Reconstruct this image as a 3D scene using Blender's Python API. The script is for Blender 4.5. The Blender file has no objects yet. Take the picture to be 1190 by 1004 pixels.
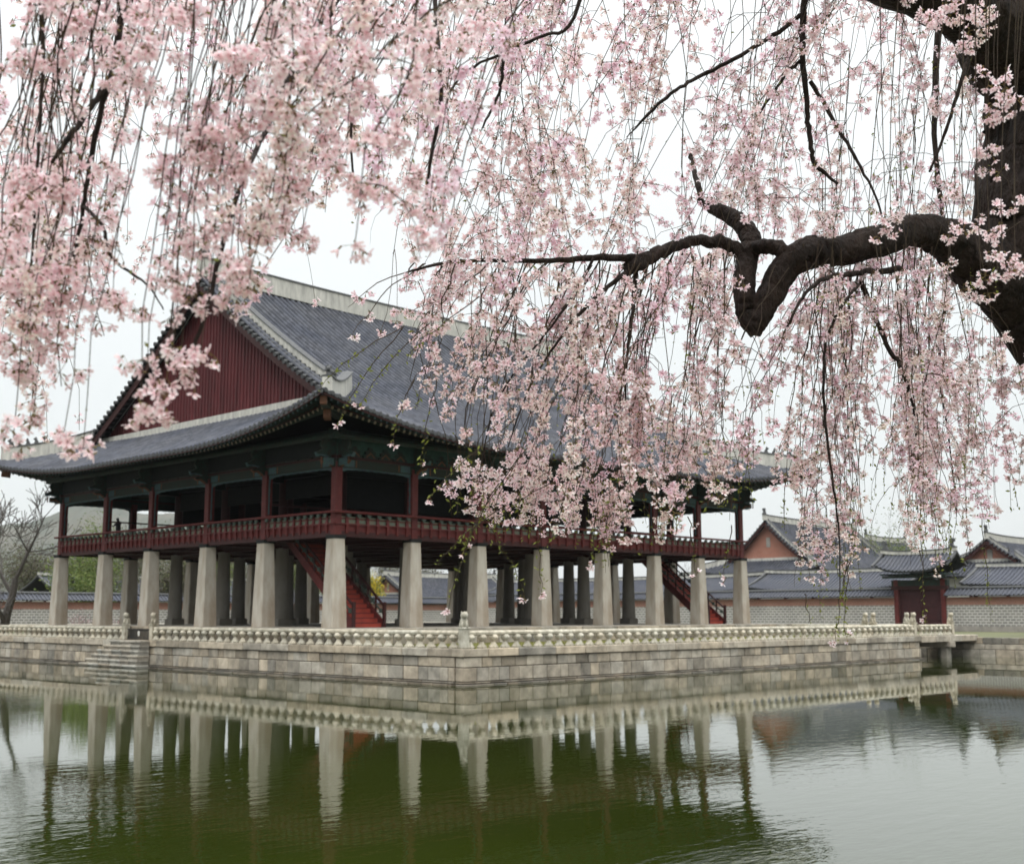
import bpy, math, random
import numpy as np
from mathutils import Vector, Matrix
PI = math.pi
rad = math.radians
rng = random.Random(7)
nr = np.random.default_rng(11)
S = bpy.context.scene
COL = S.collection

# ------------------------------------------------------------------ camera
CAM = np.array([-36.16744, -46.97932, 0.62259])
FW = np.array([0.70908542, 0.68941922, 0.14798317])
RT = np.array([0.697159902, -0.716915403, -0.000612665])
UP = np.array([-0.10566903, -0.10360237, 0.98898969])
FPX = 1416.975
cd = bpy.data.cameras.new("camera")
cam = bpy.data.objects.new("camera", cd)
COL.objects.link(cam)
m = Matrix.Identity(4)
for i in range(3):
    m[i][0] = RT[i]; m[i][1] = UP[i]; m[i][2] = -FW[i]; m[i][3] = CAM[i]
cam.matrix_world = m
cd.sensor_width = 36; cd.sensor_fit = 'HORIZONTAL'
cd.lens = FPX / 1190 * 36
cd.clip_start = 0.1; cd.clip_end = 6000
cd.dof.use_dof = True; cd.dof.focus_distance = 6.5; cd.dof.aperture_fstop = 5.0
S.camera = cam

def P(px, py, D):
    """point seen at (px,py) of the photograph, D metres in front of the camera"""
    return CAM + D * (FW + RT * (px - 595) / FPX + UP * (502 - py) / FPX)
def on(px, py, ax, v):
    d = FW + RT * (px - 595) / FPX + UP * (502 - py) / FPX
    return CAM + d * (v - CAM[ax]) / d[ax]

# ------------------------------------------------------------------ sky, sun
W = bpy.data.worlds.new("World"); S.world = W; W.use_nodes = True
nt = W.node_tree; nt.nodes.clear()
def wn(t, **k):
    n = nt.nodes.new(t)
    for a, b in k.items(): setattr(n, a, b)
    return n
sky = wn('ShaderNodeTexSky', sky_type='NISHITA', sun_disc=False, sun_elevation=rad(48), sun_rotation=rad(200))
sky.dust_density = 4; sky.air_density = 1.2
mul = wn('ShaderNodeMixRGB', blend_type='MULTIPLY'); mul.inputs[0].default_value = 1
mul.inputs[2].default_value = (0.09, 0.09, 0.09, 1)
tc = wn('ShaderNodeTexCoord'); sep = wn('ShaderNodeSeparateXYZ')
ramp = wn('ShaderNodeValToRGB')
e = ramp.color_ramp.elements
e[0].position = 0.0; e[0].color = (0.82, 0.86, 0.85, 1)
e[1].position = 1.0; e[1].color = (5.0, 5.0, 5.0, 1)
for pos, c in ((0.1, (0.90, 0.945, 0.935)), (0.3, (1.08, 1.12, 1.12)), (0.48, (1.25, 1.28, 1.28)), (0.62, (2.6, 2.65, 2.65))):
    q = e.new(pos); q.color = (*c, 1)
nz = wn('ShaderNodeTexNoise'); nz.inputs['Scale'].default_value = 2.2; nz.inputs['Detail'].default_value = 4
mm = wn('ShaderNodeMixRGB', blend_type='MULTIPLY'); mm.inputs[0].default_value = 1
mr = wn('ShaderNodeMapRange'); mr.inputs['To Min'].default_value = 0.93; mr.inputs['To Max'].default_value = 1.07
mix = wn('ShaderNodeMixRGB'); mix.inputs[0].default_value = 0.88
bg = wn('ShaderNodeBackground'); out = wn('ShaderNodeOutputWorld')
L = nt.links.new
L(sky.outputs[0], mul.inputs[1]); L(tc.outputs['Generated'], sep.inputs[0]); L(sep.outputs['Z'], ramp.inputs[0])
L(tc.outputs['Generated'], nz.inputs['Vector']); L(nz.outputs[0], mr.inputs[0])
L(ramp.outputs[0], mm.inputs[1]); L(mr.outputs[0], mm.inputs[2])
L(mul.outputs[0], mix.inputs[1]); L(mm.outputs[0], mix.inputs[2]); L(mix.outputs[0], bg.inputs[0]); L(bg.outputs[0], out.inputs[0])
bg.inputs[1].default_value = 1.0
sl = bpy.data.lights.new("sun", 'SUN'); sl.energy = 1.0; sl.angle = rad(25); sl.color = (1, 0.96, 0.9)
so = bpy.data.objects.new("sun", sl); COL.objects.link(so)
az, el = rad(200), rad(48)       # sun from the south-west, behind the camera
sd = Vector((-0.75 * math.cos(el), -0.66 * math.cos(el), math.sin(el)))
so.rotation_euler = sd.to_track_quat('Z', 'Y').to_euler(); so.location = (-60, -60, 60)
S.view_settings.view_transform = 'Standard'; S.view_settings.look = 'None'
S.view_settings.exposure = 0.0; S.view_settings.gamma = 1.0
S.render.engine = 'CYCLES'

# ------------------------------------------------------------------ materials
MATS = {}
def mat(name, col, rough=0.8, var=0.0, vscale=4.0, bump=0.0, bscale=20.0, spec=0.3, attr=None, build=None,
        vcol=None, detail=6, transl=0.0, stretch=(1, 1, 1)):
    if name in MATS: return MATS[name]
    M = bpy.data.materials.new(name); M.use_nodes = True
    n = M.node_tree; b = n.nodes['Principled BSDF']
    b.inputs['Roughness'].default_value = rough
    b.inputs['Specular IOR Level'].default_value = spec
    tcn = n.nodes.new('ShaderNodeTexCoord'); mp = n.nodes.new('ShaderNodeMapping')
    mp.inputs['Scale'].default_value = stretch
    n.links.new(tcn.outputs['Object'], mp.inputs[0])
    r = n.nodes.new('ShaderNodeRGB'); r.outputs[0].default_value = (*col, 1)
    cur = r.outputs[0]
    if attr:
        a = n.nodes.new('ShaderNodeAttribute'); a.attribute_name = attr
        mx = n.nodes.new('ShaderNodeMixRGB'); mx.blend_type = 'MULTIPLY'; mx.inputs[0].default_value = 1
        n.links.new(cur, mx.inputs[1]); n.links.new(a.outputs['Color'], mx.inputs[2]); cur = mx.outputs[0]
    if var > 0:
        t = n.nodes.new('ShaderNodeTexNoise'); t.inputs['Scale'].default_value = vscale
        t.inputs['Detail'].default_value = detail; t.inputs['Roughness'].default_value = 0.62
        n.links.new(mp.outputs[0], t.inputs['Vector'])
        m2 = n.nodes.new('ShaderNodeMapRange'); m2.inputs['From Min'].default_value = 0.3; m2.inputs['From Max'].default_value = 0.7
        n.links.new(t.outputs[0], m2.inputs[0])
        mx = n.nodes.new('ShaderNodeMixRGB')
        c2 = vcol if vcol else tuple(c * (1 - var) for c in col)
        mx.inputs[2].default_value = (*c2, 1)
        if attr and not vcol:
            mx.blend_type = 'MULTIPLY'; mx.inputs[2].default_value = (1 - var, 1 - var, 1 - var, 1)
        n.links.new(m2.outputs[0], mx.inputs[0]); n.links.new(cur, mx.inputs[1]); cur = mx.outputs[0]
    if build: cur = build(n, mp, cur, b)
    n.links.new(cur, b.inputs['Base Color'])
    if bump > 0:
        t = n.nodes.new('ShaderNodeTexNoise'); t.inputs['Scale'].default_value = bscale; t.inputs['Detail'].default_value = 5
        n.links.new(mp.outputs[0], t.inputs['Vector'])
        bp = n.nodes.new('ShaderNodeBump'); bp.inputs['Strength'].default_value = bump; bp.inputs['Distance'].default_value = 0.03 if name != 'bark' else 0.09
        n.links.new(t.outputs[0], bp.inputs['Height'])
        if b.inputs['Normal'].is_linked:
            n.links.new(b.inputs['Normal'].links[0].from_socket, bp.inputs['Normal'])
        n.links.new(bp.outputs[0], b.inputs['Normal'])
    if transl > 0:
        tr = n.nodes.new('ShaderNodeBsdfTranslucent'); n.links.new(cur, tr.inputs[0])
        ms = n.nodes.new('ShaderNodeMixShader'); ms.inputs[0].default_value = transl
        o = n.nodes['Material Output']
        n.links.new(b.outputs[0], ms.inputs[1]); n.links.new(tr.outputs[0], ms.inputs[2]); n.links.new(ms.outputs[0], o.inputs[0])
    MATS[name] = M
    return M

def brick_build(c1, c2, mortar, bw, bh, ms, plane='XZ', bumpd=0.01):
    def f(n, mp, cur, b):
        sp = n.nodes.new('ShaderNodeSeparateXYZ'); cb = n.nodes.new('ShaderNodeCombineXYZ')
        n.links.new(mp.outputs[0], sp.inputs[0])
        if plane[0] == 'S':
            ad = n.nodes.new('ShaderNodeMath'); n.links.new(sp.outputs['X'], ad.inputs[0]); n.links.new(sp.outputs['Y'], ad.inputs[1]); n.links.new(ad.outputs[0], cb.inputs[0])
        else: n.links.new(sp.outputs[plane[0]], cb.inputs[0]); n.links.new(sp.outputs[plane[1]], cb.inputs[1])
        t = n.nodes.new('ShaderNodeTexBrick')
        t.inputs['Color1'].default_value = (*c1, 1); t.inputs['Color2'].default_value = (*c2, 1); t.inputs['Mortar'].default_value = (*mortar, 1)
        t.inputs['Scale'].default_value = 1; t.inputs['Brick Width'].default_value = bw; t.inputs['Row Height'].default_value = bh
        t.inputs['Mortar Size'].default_value = ms; t.inputs['Bias'].default_value = 0
        n.links.new(cb.outputs[0], t.inputs['Vector'])
        mx = n.nodes.new('ShaderNodeMixRGB'); mx.blend_type = 'MULTIPLY'; mx.inputs[0].default_value = 1
        n.links.new(t.outputs[0], mx.inputs[1]); n.links.new(cur, mx.inputs[2])
        return mx.outputs[0]
    return f

def tile_build(n, mp, cur, b):
    # courses of the curved tiles down each slope: UV.y is metres along the slope
    uv = n.nodes.new('ShaderNodeUVMap')
    sp = n.nodes.new('ShaderNodeSeparateXYZ'); n.links.new(uv.outputs[0], sp.inputs[0])
    mt = n.nodes.new('ShaderNodeMath'); mt.operation = 'MULTIPLY'; mt.inputs[1].default_value = 3.2
    n.links.new(sp.outputs['Y'], mt.inputs[0])
    fr = n.nodes.new('ShaderNodeMath'); fr.operation = 'FRACT'; n.links.new(mt.outputs[0], fr.inputs[0])
    wnz = n.nodes.new('ShaderNodeTexWhiteNoise'); wnz.noise_dimensions = '2D'
    fl = n.nodes.new('ShaderNodeVectorMath'); fl.operation = 'FLOOR'
    mv = n.nodes.new('ShaderNodeVectorMath'); mv.operation = 'MULTIPLY'; mv.inputs[1].default_value = (5.5, 3.2, 1)
    n.links.new(uv.outputs[0], mv.inputs[0]); n.links.new(mv.outputs[0], fl.inputs[0]); n.links.new(fl.outputs[0], wnz.inputs['Vector'])
    mr_ = n.nodes.new('ShaderNodeMapRange'); mr_.inputs['To Min'].default_value = 0.76; mr_.inputs['To Max'].default_value = 1.22
    n.links.new(wnz.outputs['Value'], mr_.inputs[0])
    mx = n.nodes.new('ShaderNodeMixRGB'); mx.blend_type = 'MULTIPLY'; mx.inputs[0].default_value = 1
    n.links.new(cur, mx.inputs[1]); n.links.new(mr_.outputs[0], mx.inputs[2])
    bp = n.nodes.new('ShaderNodeBump'); bp.inputs['Strength'].default_value = 0.9; bp.inputs['Distance'].default_value = 0.03
    n.links.new(fr.outputs[0], bp.inputs['Height']); n.links.new(bp.outputs[0], b.inputs['Normal'])
    return mx.outputs[0]

M_TILE = mat('roof_tile', (0.058, 0.064, 0.082), 0.8, 0.5, 0.35, build=tile_build, spec=0.12, vcol=(0.085, 0.088, 0.098))
M_TILEBED = mat('roof_tile_bed', (0.026, 0.028, 0.035), 0.9, 0.4, 0.6, build=tile_build, spec=0.08)
M_TILEEND = mat('tile_end', (0.075, 0.078, 0.08), 0.7, 0.5, 6)
M_PLASTER = mat('ridge_plaster', (0.52, 0.51, 0.46), 0.9, 0.6, 3.5, 0.2, 12, vcol=(0.26, 0.26, 0.24), stretch=(1, 1, 0.2))
M_CAPTILE = mat('ridge_cap_tile', (0.085, 0.088, 0.09), 0.7, 0.4, 4)
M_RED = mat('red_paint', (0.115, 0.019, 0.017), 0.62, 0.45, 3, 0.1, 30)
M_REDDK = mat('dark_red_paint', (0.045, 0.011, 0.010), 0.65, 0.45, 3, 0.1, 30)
M_GABLE = mat('gable_board_paint', (0.10, 0.017, 0.020), 0.7, 0.6, 3.0, 0.15, 25, stretch=(1, 1, 0.15))
M_GREEN = mat('green_paint', (0.011, 0.040, 0.030), 0.65, 0.6, 5, vcol=(0.022, 0.015, 0.01))
M_GREENLT = mat('pale_green_paint', (0.045, 0.12, 0.10), 0.65, 0.5, 9, vcol=(0.05, 0.05, 0.08))
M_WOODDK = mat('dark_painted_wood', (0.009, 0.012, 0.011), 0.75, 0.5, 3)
M_LINTEL = mat('lintel_paint', (0.024, 0.022, 0.014), 0.7, 0.6, 4, vcol=(0.012, 0.028, 0.022))
M_DAN = mat('painted_eave_board', (1, 1, 1), 0.7, 0.4, 3, build=brick_build((0.008, 0.03, 0.024), (0.03, 0.017, 0.010), (0.03, 0.075, 0.06), 0.42, 0.31, 0.03, 'SZ'))
M_TAN = mat('rafter_end_paint', (0.3, 0.24, 0.17), 0.7, 0.4, 5)
M_ORANGE = mat('ochre_paint', (0.14, 0.06, 0.03), 0.7, 0.4, 8)
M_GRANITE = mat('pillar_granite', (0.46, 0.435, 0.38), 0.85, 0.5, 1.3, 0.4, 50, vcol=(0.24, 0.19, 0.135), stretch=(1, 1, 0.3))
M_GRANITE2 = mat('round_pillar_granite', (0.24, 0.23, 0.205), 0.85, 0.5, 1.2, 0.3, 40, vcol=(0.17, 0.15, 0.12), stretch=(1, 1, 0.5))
M_STONE = mat('carved_stone', (0.56, 0.525, 0.43), 0.85, 0.55, 3.0, 0.35, 25, attr='tone', vcol=(0.22, 0.20, 0.15))
M_BLOCK = mat('terrace_stone', (0.47, 0.435, 0.365), 0.88, 0.6, 1.6, 0.6, 14, attr='tone')
M_GAP = mat('joint_mortar', (0.07, 0.06, 0.045), 0.95, 0.4, 4)
M_PAVE = mat('platform_paving', (0.30, 0.28, 0.25), 0.9, 0.35, 1.5)
M_GRASS = mat('grass_ground', (0.10, 0.115, 0.035), 0.95, 0.6, 0.8, 0.5, 30, vcol=(0.17, 0.14, 0.07))
M_EARTH = mat('earth', (0.075, 0.075, 0.042), 0.95, 0.5, 0.3, 0.3, 8, vcol=(0.12, 0.13, 0.06))
M_IRON = mat('black_iron', (0.02, 0.02, 0.02), 0.5)
M_BARK = mat('bark', (0.007, 0.005, 0.004), 0.9, 0.5, 11, 1.0, 17, vcol=(0.034, 0.023, 0.018), stretch=(1, 1, 0.5))
M_TWIG = mat('twig_bark', (0.026, 0.014, 0.011), 0.85, 0.5, 30, vcol=(0.06, 0.046, 0.028))
M_PETAL = mat('petal', (1, 1, 1), 0.7, 0.0, attr='tint', transl=0.42, spec=0.1)
M_PEDI = mat('flower_stalk', (0.16, 0.075, 0.045), 0.8, 0.4, 60, vcol=(0.12, 0.13, 0.03))
M_BUD = mat('young_leaf', (0.14, 0.17, 0.035), 0.7, 0.4, 40, vcol=(0.22, 0.24, 0.05), transl=0.3)
M_TRUNKFAR = mat('grey_bark', (0.10, 0.09, 0.08), 0.9, 0.4, 5)
M_WALLGREY = mat('grey_wall_brick', (1, 1, 1), 0.9, 0.25, 0.4, build=brick_build((0.25, 0.24, 0.22), (0.19, 0.185, 0.175), (0.47, 0.46, 0.43), 0.5, 0.26, 0.045, 'YZ'))
M_WALLPINK = mat('red_wall_brick', (1, 1, 1), 0.9, 0.25, 0.4, build=brick_build((0.30, 0.115, 0.08), (0.26, 0.10, 0.07), (0.34, 0.23, 0.19), 0.3, 0.1, 0.02, 'YZ'))
M_WALLGREYX = mat('grey_wall_brick_north', (1, 1, 1), 0.9, 0.25, 0.4, build=brick_build((0.25, 0.24, 0.22), (0.19, 0.185, 0.175), (0.47, 0.46, 0.43), 0.5, 0.26, 0.045, 'XZ'))
M_WALLPINKX = mat('red_wall_brick_north', (1, 1, 1), 0.9, 0.25, 0.4, build=brick_build((0.30, 0.115, 0.08), (0.26, 0.10, 0.07), (0.34, 0.23, 0.19), 0.3, 0.1, 0.02, 'XZ'))
M_GABLEBRICK = mat('gable_brick', (1, 1, 1), 0.9, 0.25, 0.8, build=brick_build((0.34, 0.125, 0.08), (0.3, 0.11, 0.07), (0.36, 0.24, 0.19), 0.25, 0.09, 0.012, 'YZ'))
M_WHITE = mat('lime_plaster', (0.6, 0.59, 0.55), 0.9, 0.2, 2)
M_DOOR = mat('gate_door_paint', (0.045, 0.010, 0.012), 0.65, 0.4, 2)

# ------------------------------------------------------------------ mesh helpers
class MB:
    def __init__(s):
        s.v = []; s.f = []; s.mi = []; s.uv = []; s.tone = []; s.n = 0; s.useuv = False; s.usetone = False
    def add(s, verts, faces, mi=0, tone=None, uvs=None):
        b = s.n
        s.v.extend(verts); s.n += len(verts)
        for fc in faces:
            s.f.append(tuple(b + i for i in fc)); s.mi.append(mi)
        if tone is not None: s.usetone = True
        s.tone.extend([tone if tone is not None else (1, 1, 1)] * len(verts))
        if uvs is not None: s.useuv = True; s.uv.extend(uvs)
        else: s.uv.extend([(0, 0)] * len(verts))
    def box(s, a, b, mi=0, tone=None, bev=0.0):
        (x0, y0, z0), (x1, y1, z1) = a, b
        if bev > 0:
            c = bev
            V = []
            for sx in (0, 1):
                for sy in (0, 1):
                    for sz in (0, 1):
                        X = (x0, x1)[sx]; Y = (y0, y1)[sy]; Z = (z0, z1)[sz]
                        dx = c if sx == 0 else -c; dy = c if sy == 0 else -c; dz = c if sz == 0 else -c
                        V += [(X, Y + dy, Z + dz), (X + dx, Y, Z + dz), (X + dx, Y + dy, Z)]
            def I(a_, b_, c_, k): return ((a_ * 2 + b_) * 2 + c_) * 3 + k
            F = []
            F += [(I(0,0,0,0), I(0,0,1,0), I(0,1,1,0), I(0,1,0,0)), (I(1,0,0,0), I(1,1,0,0), I(1,1,1,0), I(1,0,1,0))]
            F += [(I(0,0,0,1), I(1,0,0,1), I(1,0,1,1), I(0,0,1,1)), (I(0,1,0,1), I(0,1,1,1), I(1,1,1,1), I(1,1,0,1))]
            F += [(I(0,0,0,2), I(0,1,0,2), I(1,1,0,2), I(1,0,0,2)), (I(0,0,1,2), I(1,0,1,2), I(1,1,1,2), I(0,1,1,2))]
            for i in (0, 1):
                for j in (0, 1):
                    F.append((I(i,j,0,0), I(i,j,0,1), I(i,j,1,1), I(i,j,1,0)))
                    F.append((I(i,0,j,0), I(i,0,j,2), I(i,1,j,2), I(i,1,j,0)))
                    F.append((I(0,i,j,1), I(0,i,j,2), I(1,i,j,2), I(1,i,j,1)))
            for i in (0, 1):
                for j in (0, 1):
                    for k in (0, 1): F.append((I(i,j,k,0), I(i,j,k,1), I(i,j,k,2)))
            s.add(V, F, mi, tone); return
        V = [(x0,y0,z0),(x1,y0,z0),(x1,y1,z0),(x0,y1,z0),(x0,y0,z1),(x1,y0,z1),(x1,y1,z1),(x0,y1,z1)]
        s.add(V, [(0,3,2,1),(4,5,6,7),(0,1,5,4),(1,2,6,5),(2,3,7,6),(3,0,4,7)], mi, tone)
    def bar(s, p, q, w, h, mi=0, tone=None, endmi=None):
        """square bar from p to q, w across (horizontal), h tall"""
        p = Vector(p); q = Vector(q); d = (q - p).normalized()
        a = d.cross(Vector((0, 0, 1)))
        a = a.normalized() if a.length > 1e-4 else Vector((1, 0, 0))
        b = a.cross(d).normalized()
        V = []
        for c in (p, q):
            for sx, sy in ((-1,-1),(1,-1),(1,1),(-1,1)): V.append(tuple(c + a * sx * w / 2 + b * sy * h / 2))
        s.add(V, [(0,4,5,1),(1,5,6,2),(2,6,7,3),(3,7,4,0)], mi, tone)
        s.add(V, [(0,1,2,3),(4,7,6,5)], mi if endmi is None else endmi, tone)
    def tube(s, pts, rs, n=6, mi=0, tone=None, cap=True, endmi=None, jag=0.0, seed=0):
        pts = [Vector(p) for p in pts]; V = []; N = len(pts)
        t0 = (pts[1] - pts[0]).normalized()
        a = t0.cross(Vector((0.13, 0.21, 1)));
        if a.length < 1e-3: a = t0.cross(Vector((1, 0, 0)))
        a.normalize()
        R = random.Random(seed); jg = [R.uniform(-jag, jag) for _ in range(n)]
        for i, p in enumerate(pts):
            if jag: jg = [.8 * q_ + .45 * R.uniform(-jag, jag) for q_ in jg]
            t = (pts[min(i + 1, N - 1)] - pts[max(i - 1, 0)])
            t = t.normalized() if t.length > 1e-9 else t0
            a = (a - t * a.dot(t)).normalized(); b = t.cross(a)
            r = rs[i] if hasattr(rs, '__len__') else rs
            for k in range(n):
                g = 2 * PI * k / n
                rr = r * (1 + jg[k])
                V.append(tuple(p + a * math.cos(g) * rr + b * math.sin(g) * rr))
        F = []
        for i in range(N - 1):
            for k in range(n):
                k2 = (k + 1) % n
                F.append((i*n+k, i*n+k2, (i+1)*n+k2, (i+1)*n+k))
        s.add(V, F, mi, tone)
        if cap:
            b0 = s.n - len(V)
            s.f.append(tuple(b0 + k for k in reversed(range(n)))); s.mi.append(mi if endmi is None else endmi)
            s.f.append(tuple(b0 + (N-1)*n + k for k in range(n))); s.mi.append(mi if endmi is None else endmi)
    def lathe(s, c, prof, n=10, mi=0, tone=None, sq=False):
        V = []; F = []
        for (r, z) in prof:
            for k in range(n):
                g = 2 * PI * k / n + (PI / 4 if sq else 0)
                V.append((c[0] + r * math.cos(g), c[1] + r * math.sin(g), c[2] + z))
        for i in range(len(prof) - 1):
            for k in range(n):
                k2 = (k + 1) % n
                F.append((i*n+k, i*n+k2, (i+1)*n+k2, (i+1)*n+k))
        F.append(tuple(reversed(range(n)))); F.append(tuple((len(prof)-1)*n + k for k in range(n)))
        s.add(V, F, mi, tone)
    def prism(s, outline, o, ux, uz, un, th, mi=0, tone=None):
        """2D outline extruded th along un, centred"""
        o = Vector(o); ux = Vector(ux); uz = Vector(uz); un = Vector(un)
        V = [tuple(o + ux*a + uz*b - un*th/2) for a, b in outline] + [tuple(o + ux*a + uz*b + un*th/2) for a, b in outline]
        k = len(outline)
        F = [tuple(reversed(range(k))), tuple(k + i for i in range(k))] + [(i, (i+1) % k, k+(i+1) % k, k+i) for i in range(k)]
        s.add(V, F, mi, tone)
    def build(s, name, mats, parent=None, smooth=False, **pr):
        me = bpy.data.meshes.new(name)
        nv = len(s.v); nf = len(s.f)
        me.vertices.add(nv); me.vertices.foreach_set('co', np.array(s.v, dtype=np.float32).ravel())
        sizes = np.array([len(f) for f in s.f], dtype=np.int32)
        flat = np.fromiter((i for f in s.f for i in f), dtype=np.int32)
        me.loops.add(len(flat)); me.loops.foreach_set('vertex_index', flat)
        me.polygons.add(nf); st = np.concatenate([[0], np.cumsum(sizes)[:-1]]).astype(np.int32)
        me.polygons.foreach_set('loop_start', st); me.polygons.foreach_set('loop_total', sizes)
        me.polygons.foreach_set('material_index', np.array(s.mi, dtype=np.int32))
        me.polygons.foreach_set('use_smooth', np.full(nf, smooth, dtype=bool))
        if s.useuv:
            u = me.uv_layers.new(name='UVMap'); uvv = np.array(s.uv, dtype=np.float32)[flat]
            u.data.foreach_set('uv', uvv.ravel())
        if s.usetone:
            at = me.color_attributes.new('tone', 'FLOAT_COLOR', 'POINT')
            tt = np.ones((nv, 4), dtype=np.float32); tt[:, :3] = np.array(s.tone, dtype=np.float32)
            at.data.foreach_set('color', tt.ravel())
        me.update(calc_edges=True); me.validate()
        if not isinstance(mats, (list, tuple)): mats = [mats]
        for q in mats: me.materials.append(q)
        return link(name, me, parent, **pr)

def link(name, data, parent=None, **pr):
    o = bpy.data.objects.new(name, data); COL.objects.link(o)
    if parent: o.parent = parent
    for k, v in pr.items(): o[k] = v
    return o
def thing(name, loc, label, cat, group=None):
    o = link(name, None); o.location = loc; o.empty_display_size = 0.3
    o['label'] = label; o['category'] = cat
    if group: o['group'] = group
    return o
def copy_tree(o, parent=None):
    c = o.copy(); COL.objects.link(c); c.parent = parent
    for ch in [k for k in bpy.data.objects if k.parent == o]: copy_tree(ch, c)
    return c
def gtone(lo=0.75, hi=1.15, warm=0.06):
    t = rng.uniform(lo, hi); w = rng.uniform(-warm, warm)
    return (t * (1 + w), t, t * (1 - w))

# ------------------------------------------------------------------ ground, water, hills
ZW = -2.235
ZT = -0.75            # top of terrace coping
def water_build(n, mp, cur, b):
    b.inputs['IOR'].default_value = 1.68
    def noise(scale, st, d=3):
        mpp = n.nodes.new('ShaderNodeMapping'); mpp.inputs['Scale'].default_value = st
        mpp.inputs['Rotation'].default_value = (0, 0, rad(-44))
        tc_ = n.nodes.new('ShaderNodeTexCoord'); n.links.new(tc_.outputs['Object'], mpp.inputs[0])
        t = n.nodes.new('ShaderNodeTexNoise'); t.inputs['Scale'].default_value = scale; t.inputs['Detail'].default_value = d
        n.links.new(mpp.outputs[0], t.inputs['Vector']); return t
    a = noise(2.6, (0.5, 1.3, 1), 3); c = noise(11, (0.5, 1.2, 1), 2); patch = noise(0.05, (0.6, 1.2, 1), 2)
    mp_ = n.nodes.new('ShaderNodeMapRange'); mp_.inputs['From Min'].default_value = 0.42; mp_.inputs['From Max'].default_value = 0.62
    mp_.inputs['To Min'].default_value = 0.15; mp_.inputs['To Max'].default_value = 1.0
    n.links.new(patch.outputs[0], mp_.inputs[0])
    b1 = n.nodes.new('ShaderNodeBump'); b1.inputs['Distance'].default_value = 0.011
    b2 = n.nodes.new('ShaderNodeBump'); b2.inputs['Distance'].default_value = 0.0028
    tcw = n.nodes.new('ShaderNodeTexCoord'); dt = n.nodes.new('ShaderNodeVectorMath'); dt.operation = 'DOT_PRODUCT'; dt.inputs[1].default_value = (.717, .697, 0)
    n.links.new(tcw.outputs['Object'], dt.inputs[0])
    cm = n.nodes.new('ShaderNodeMapRange'); cm.inputs['From Min'].default_value = -38; cm.inputs['From Max'].default_value = -16   # sheltered, calmer water by the terrace
    cm.inputs['To Min'].default_value = 1.0; cm.inputs['To Max'].default_value = 0.24; n.links.new(dt.outputs['Value'], cm.inputs[0])
    ml = n.nodes.new('ShaderNodeMath'); ml.operation = 'MULTIPLY'; n.links.new(mp_.outputs[0], ml.inputs[0]); n.links.new(cm.outputs[0], ml.inputs[1])
    n.links.new(ml.outputs[0], b1.inputs['Strength']); n.links.new(ml.outputs[0], b2.inputs['Strength'])
    n.links.new(a.outputs[0], b1.inputs['Height']); n.links.new(c.outputs[0], b2.inputs['Height'])
    n.links.new(b1.outputs[0], b2.inputs['Normal']); n.links.new(b2.outputs[0], b.inputs['Normal'])
    return cur
M_WATER = mat('pond_water', (0.020, 0.028, 0.0035), 0.008, 0.25, 0.15, build=water_build, spec=0.5)
g = MB(); g.add([(-400, -240, ZW), (400, -240, ZW), (400, 400, ZW), (-400, 400, ZW)], [(0, 1, 2, 3)])
g.build('pond_water', M_WATER, kind='structure')
ZG = -0.95             # top of the banks
BX, BY = 47.0, 56.0    # east and north banks
WX, WY = 75.0, 71.0    # east and north compound walls
g = MB()
def sheet(x0, y0, x1, y1, z): g.add([(x0,y0,z),(x1,y0,z),(x1,y1,z),(x0,y1,z)], [(0,1,2,3)])
sheet(BX + 0.5, -240, 3500, BY + 0.5, ZG); sheet(-1450, BY + 0.5, 3500, 3600, ZG)
g.build('ground', M_EARTH, kind='structure')
# the near bank on which the camera and the cherry tree stand
nb = MB()
fx, fy = Vector((.717, .697)), Vector((.697, -.717))
cn = [Vector((CAM[0], CAM[1])) + fx * a_ + fy * b_ for a_, b_ in ((7.6, -90), (7.2, -20), (7.9, 0), (7.4, 12), (7.8, 60), (7.6, 110), (-90, 110), (-90, -90))]
nb.add([(q.x, q.y, z_) for z_ in (ZW - 1, -1.25) for q in cn], [tuple(range(8, 16))[::-1]] + [(i, (i + 1) % 8, 8 + (i + 1) % 8, 8 + i) for i in range(8)])
nb.build('near_bank_ground', M_EARTH, kind='structure')

def block_wall(mb, axis, c, a0, a1, courses, depth, face, seed, tone=(0.72, 1.12), lmin=0.5, lmax=1.1, gapz=0.03):
    """courses of separate bevelled stone blocks. axis 'x': wall runs along x at y=c; face is the outward sign"""
    R = random.Random(seed)
    A0, A1 = a0, a1
    for cse in courses:
        z0, z1, off = cse[:3]; dark = cse[3] if len(cse) > 3 else 1.0
        a0, a1 = (A0 - off, A1 + off) if axis == 'x' and depth == .5 and face < 0 else (A0, A1)
        p = a0 - R.uniform(0, 0.4)
        while p < a1:
            l = R.uniform(lmin, lmax) * (1.0 if z1 - z0 > 0.36 else 1.25); q = min(p + l, a1)
            pp = max(p, a0)
            if q - pp > 0.12:
                t = R.uniform(*tone) * dark; w = R.uniform(-0.01, 0.09)
                if R.random() < 0.16: t *= 0.68
                tn = (t * (1 + w), t, t * (1 - w * 1.2))
                o = off + R.uniform(-0.025, 0.025)
                lo, hi = c + face * o, c + face * (o - depth)
                if lo > hi: lo, hi = hi, lo
                if axis == 'x': mb.box((pp + .013, lo, z0 + gapz/2), (q - .013, hi, z1 - gapz/2), 0, tn, 0.02)
                else: mb.box((lo, pp + .013, z0 + gapz/2), (hi, q - .013, z1 - gapz/2), 0, tn, 0.02)
            p = q

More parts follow.
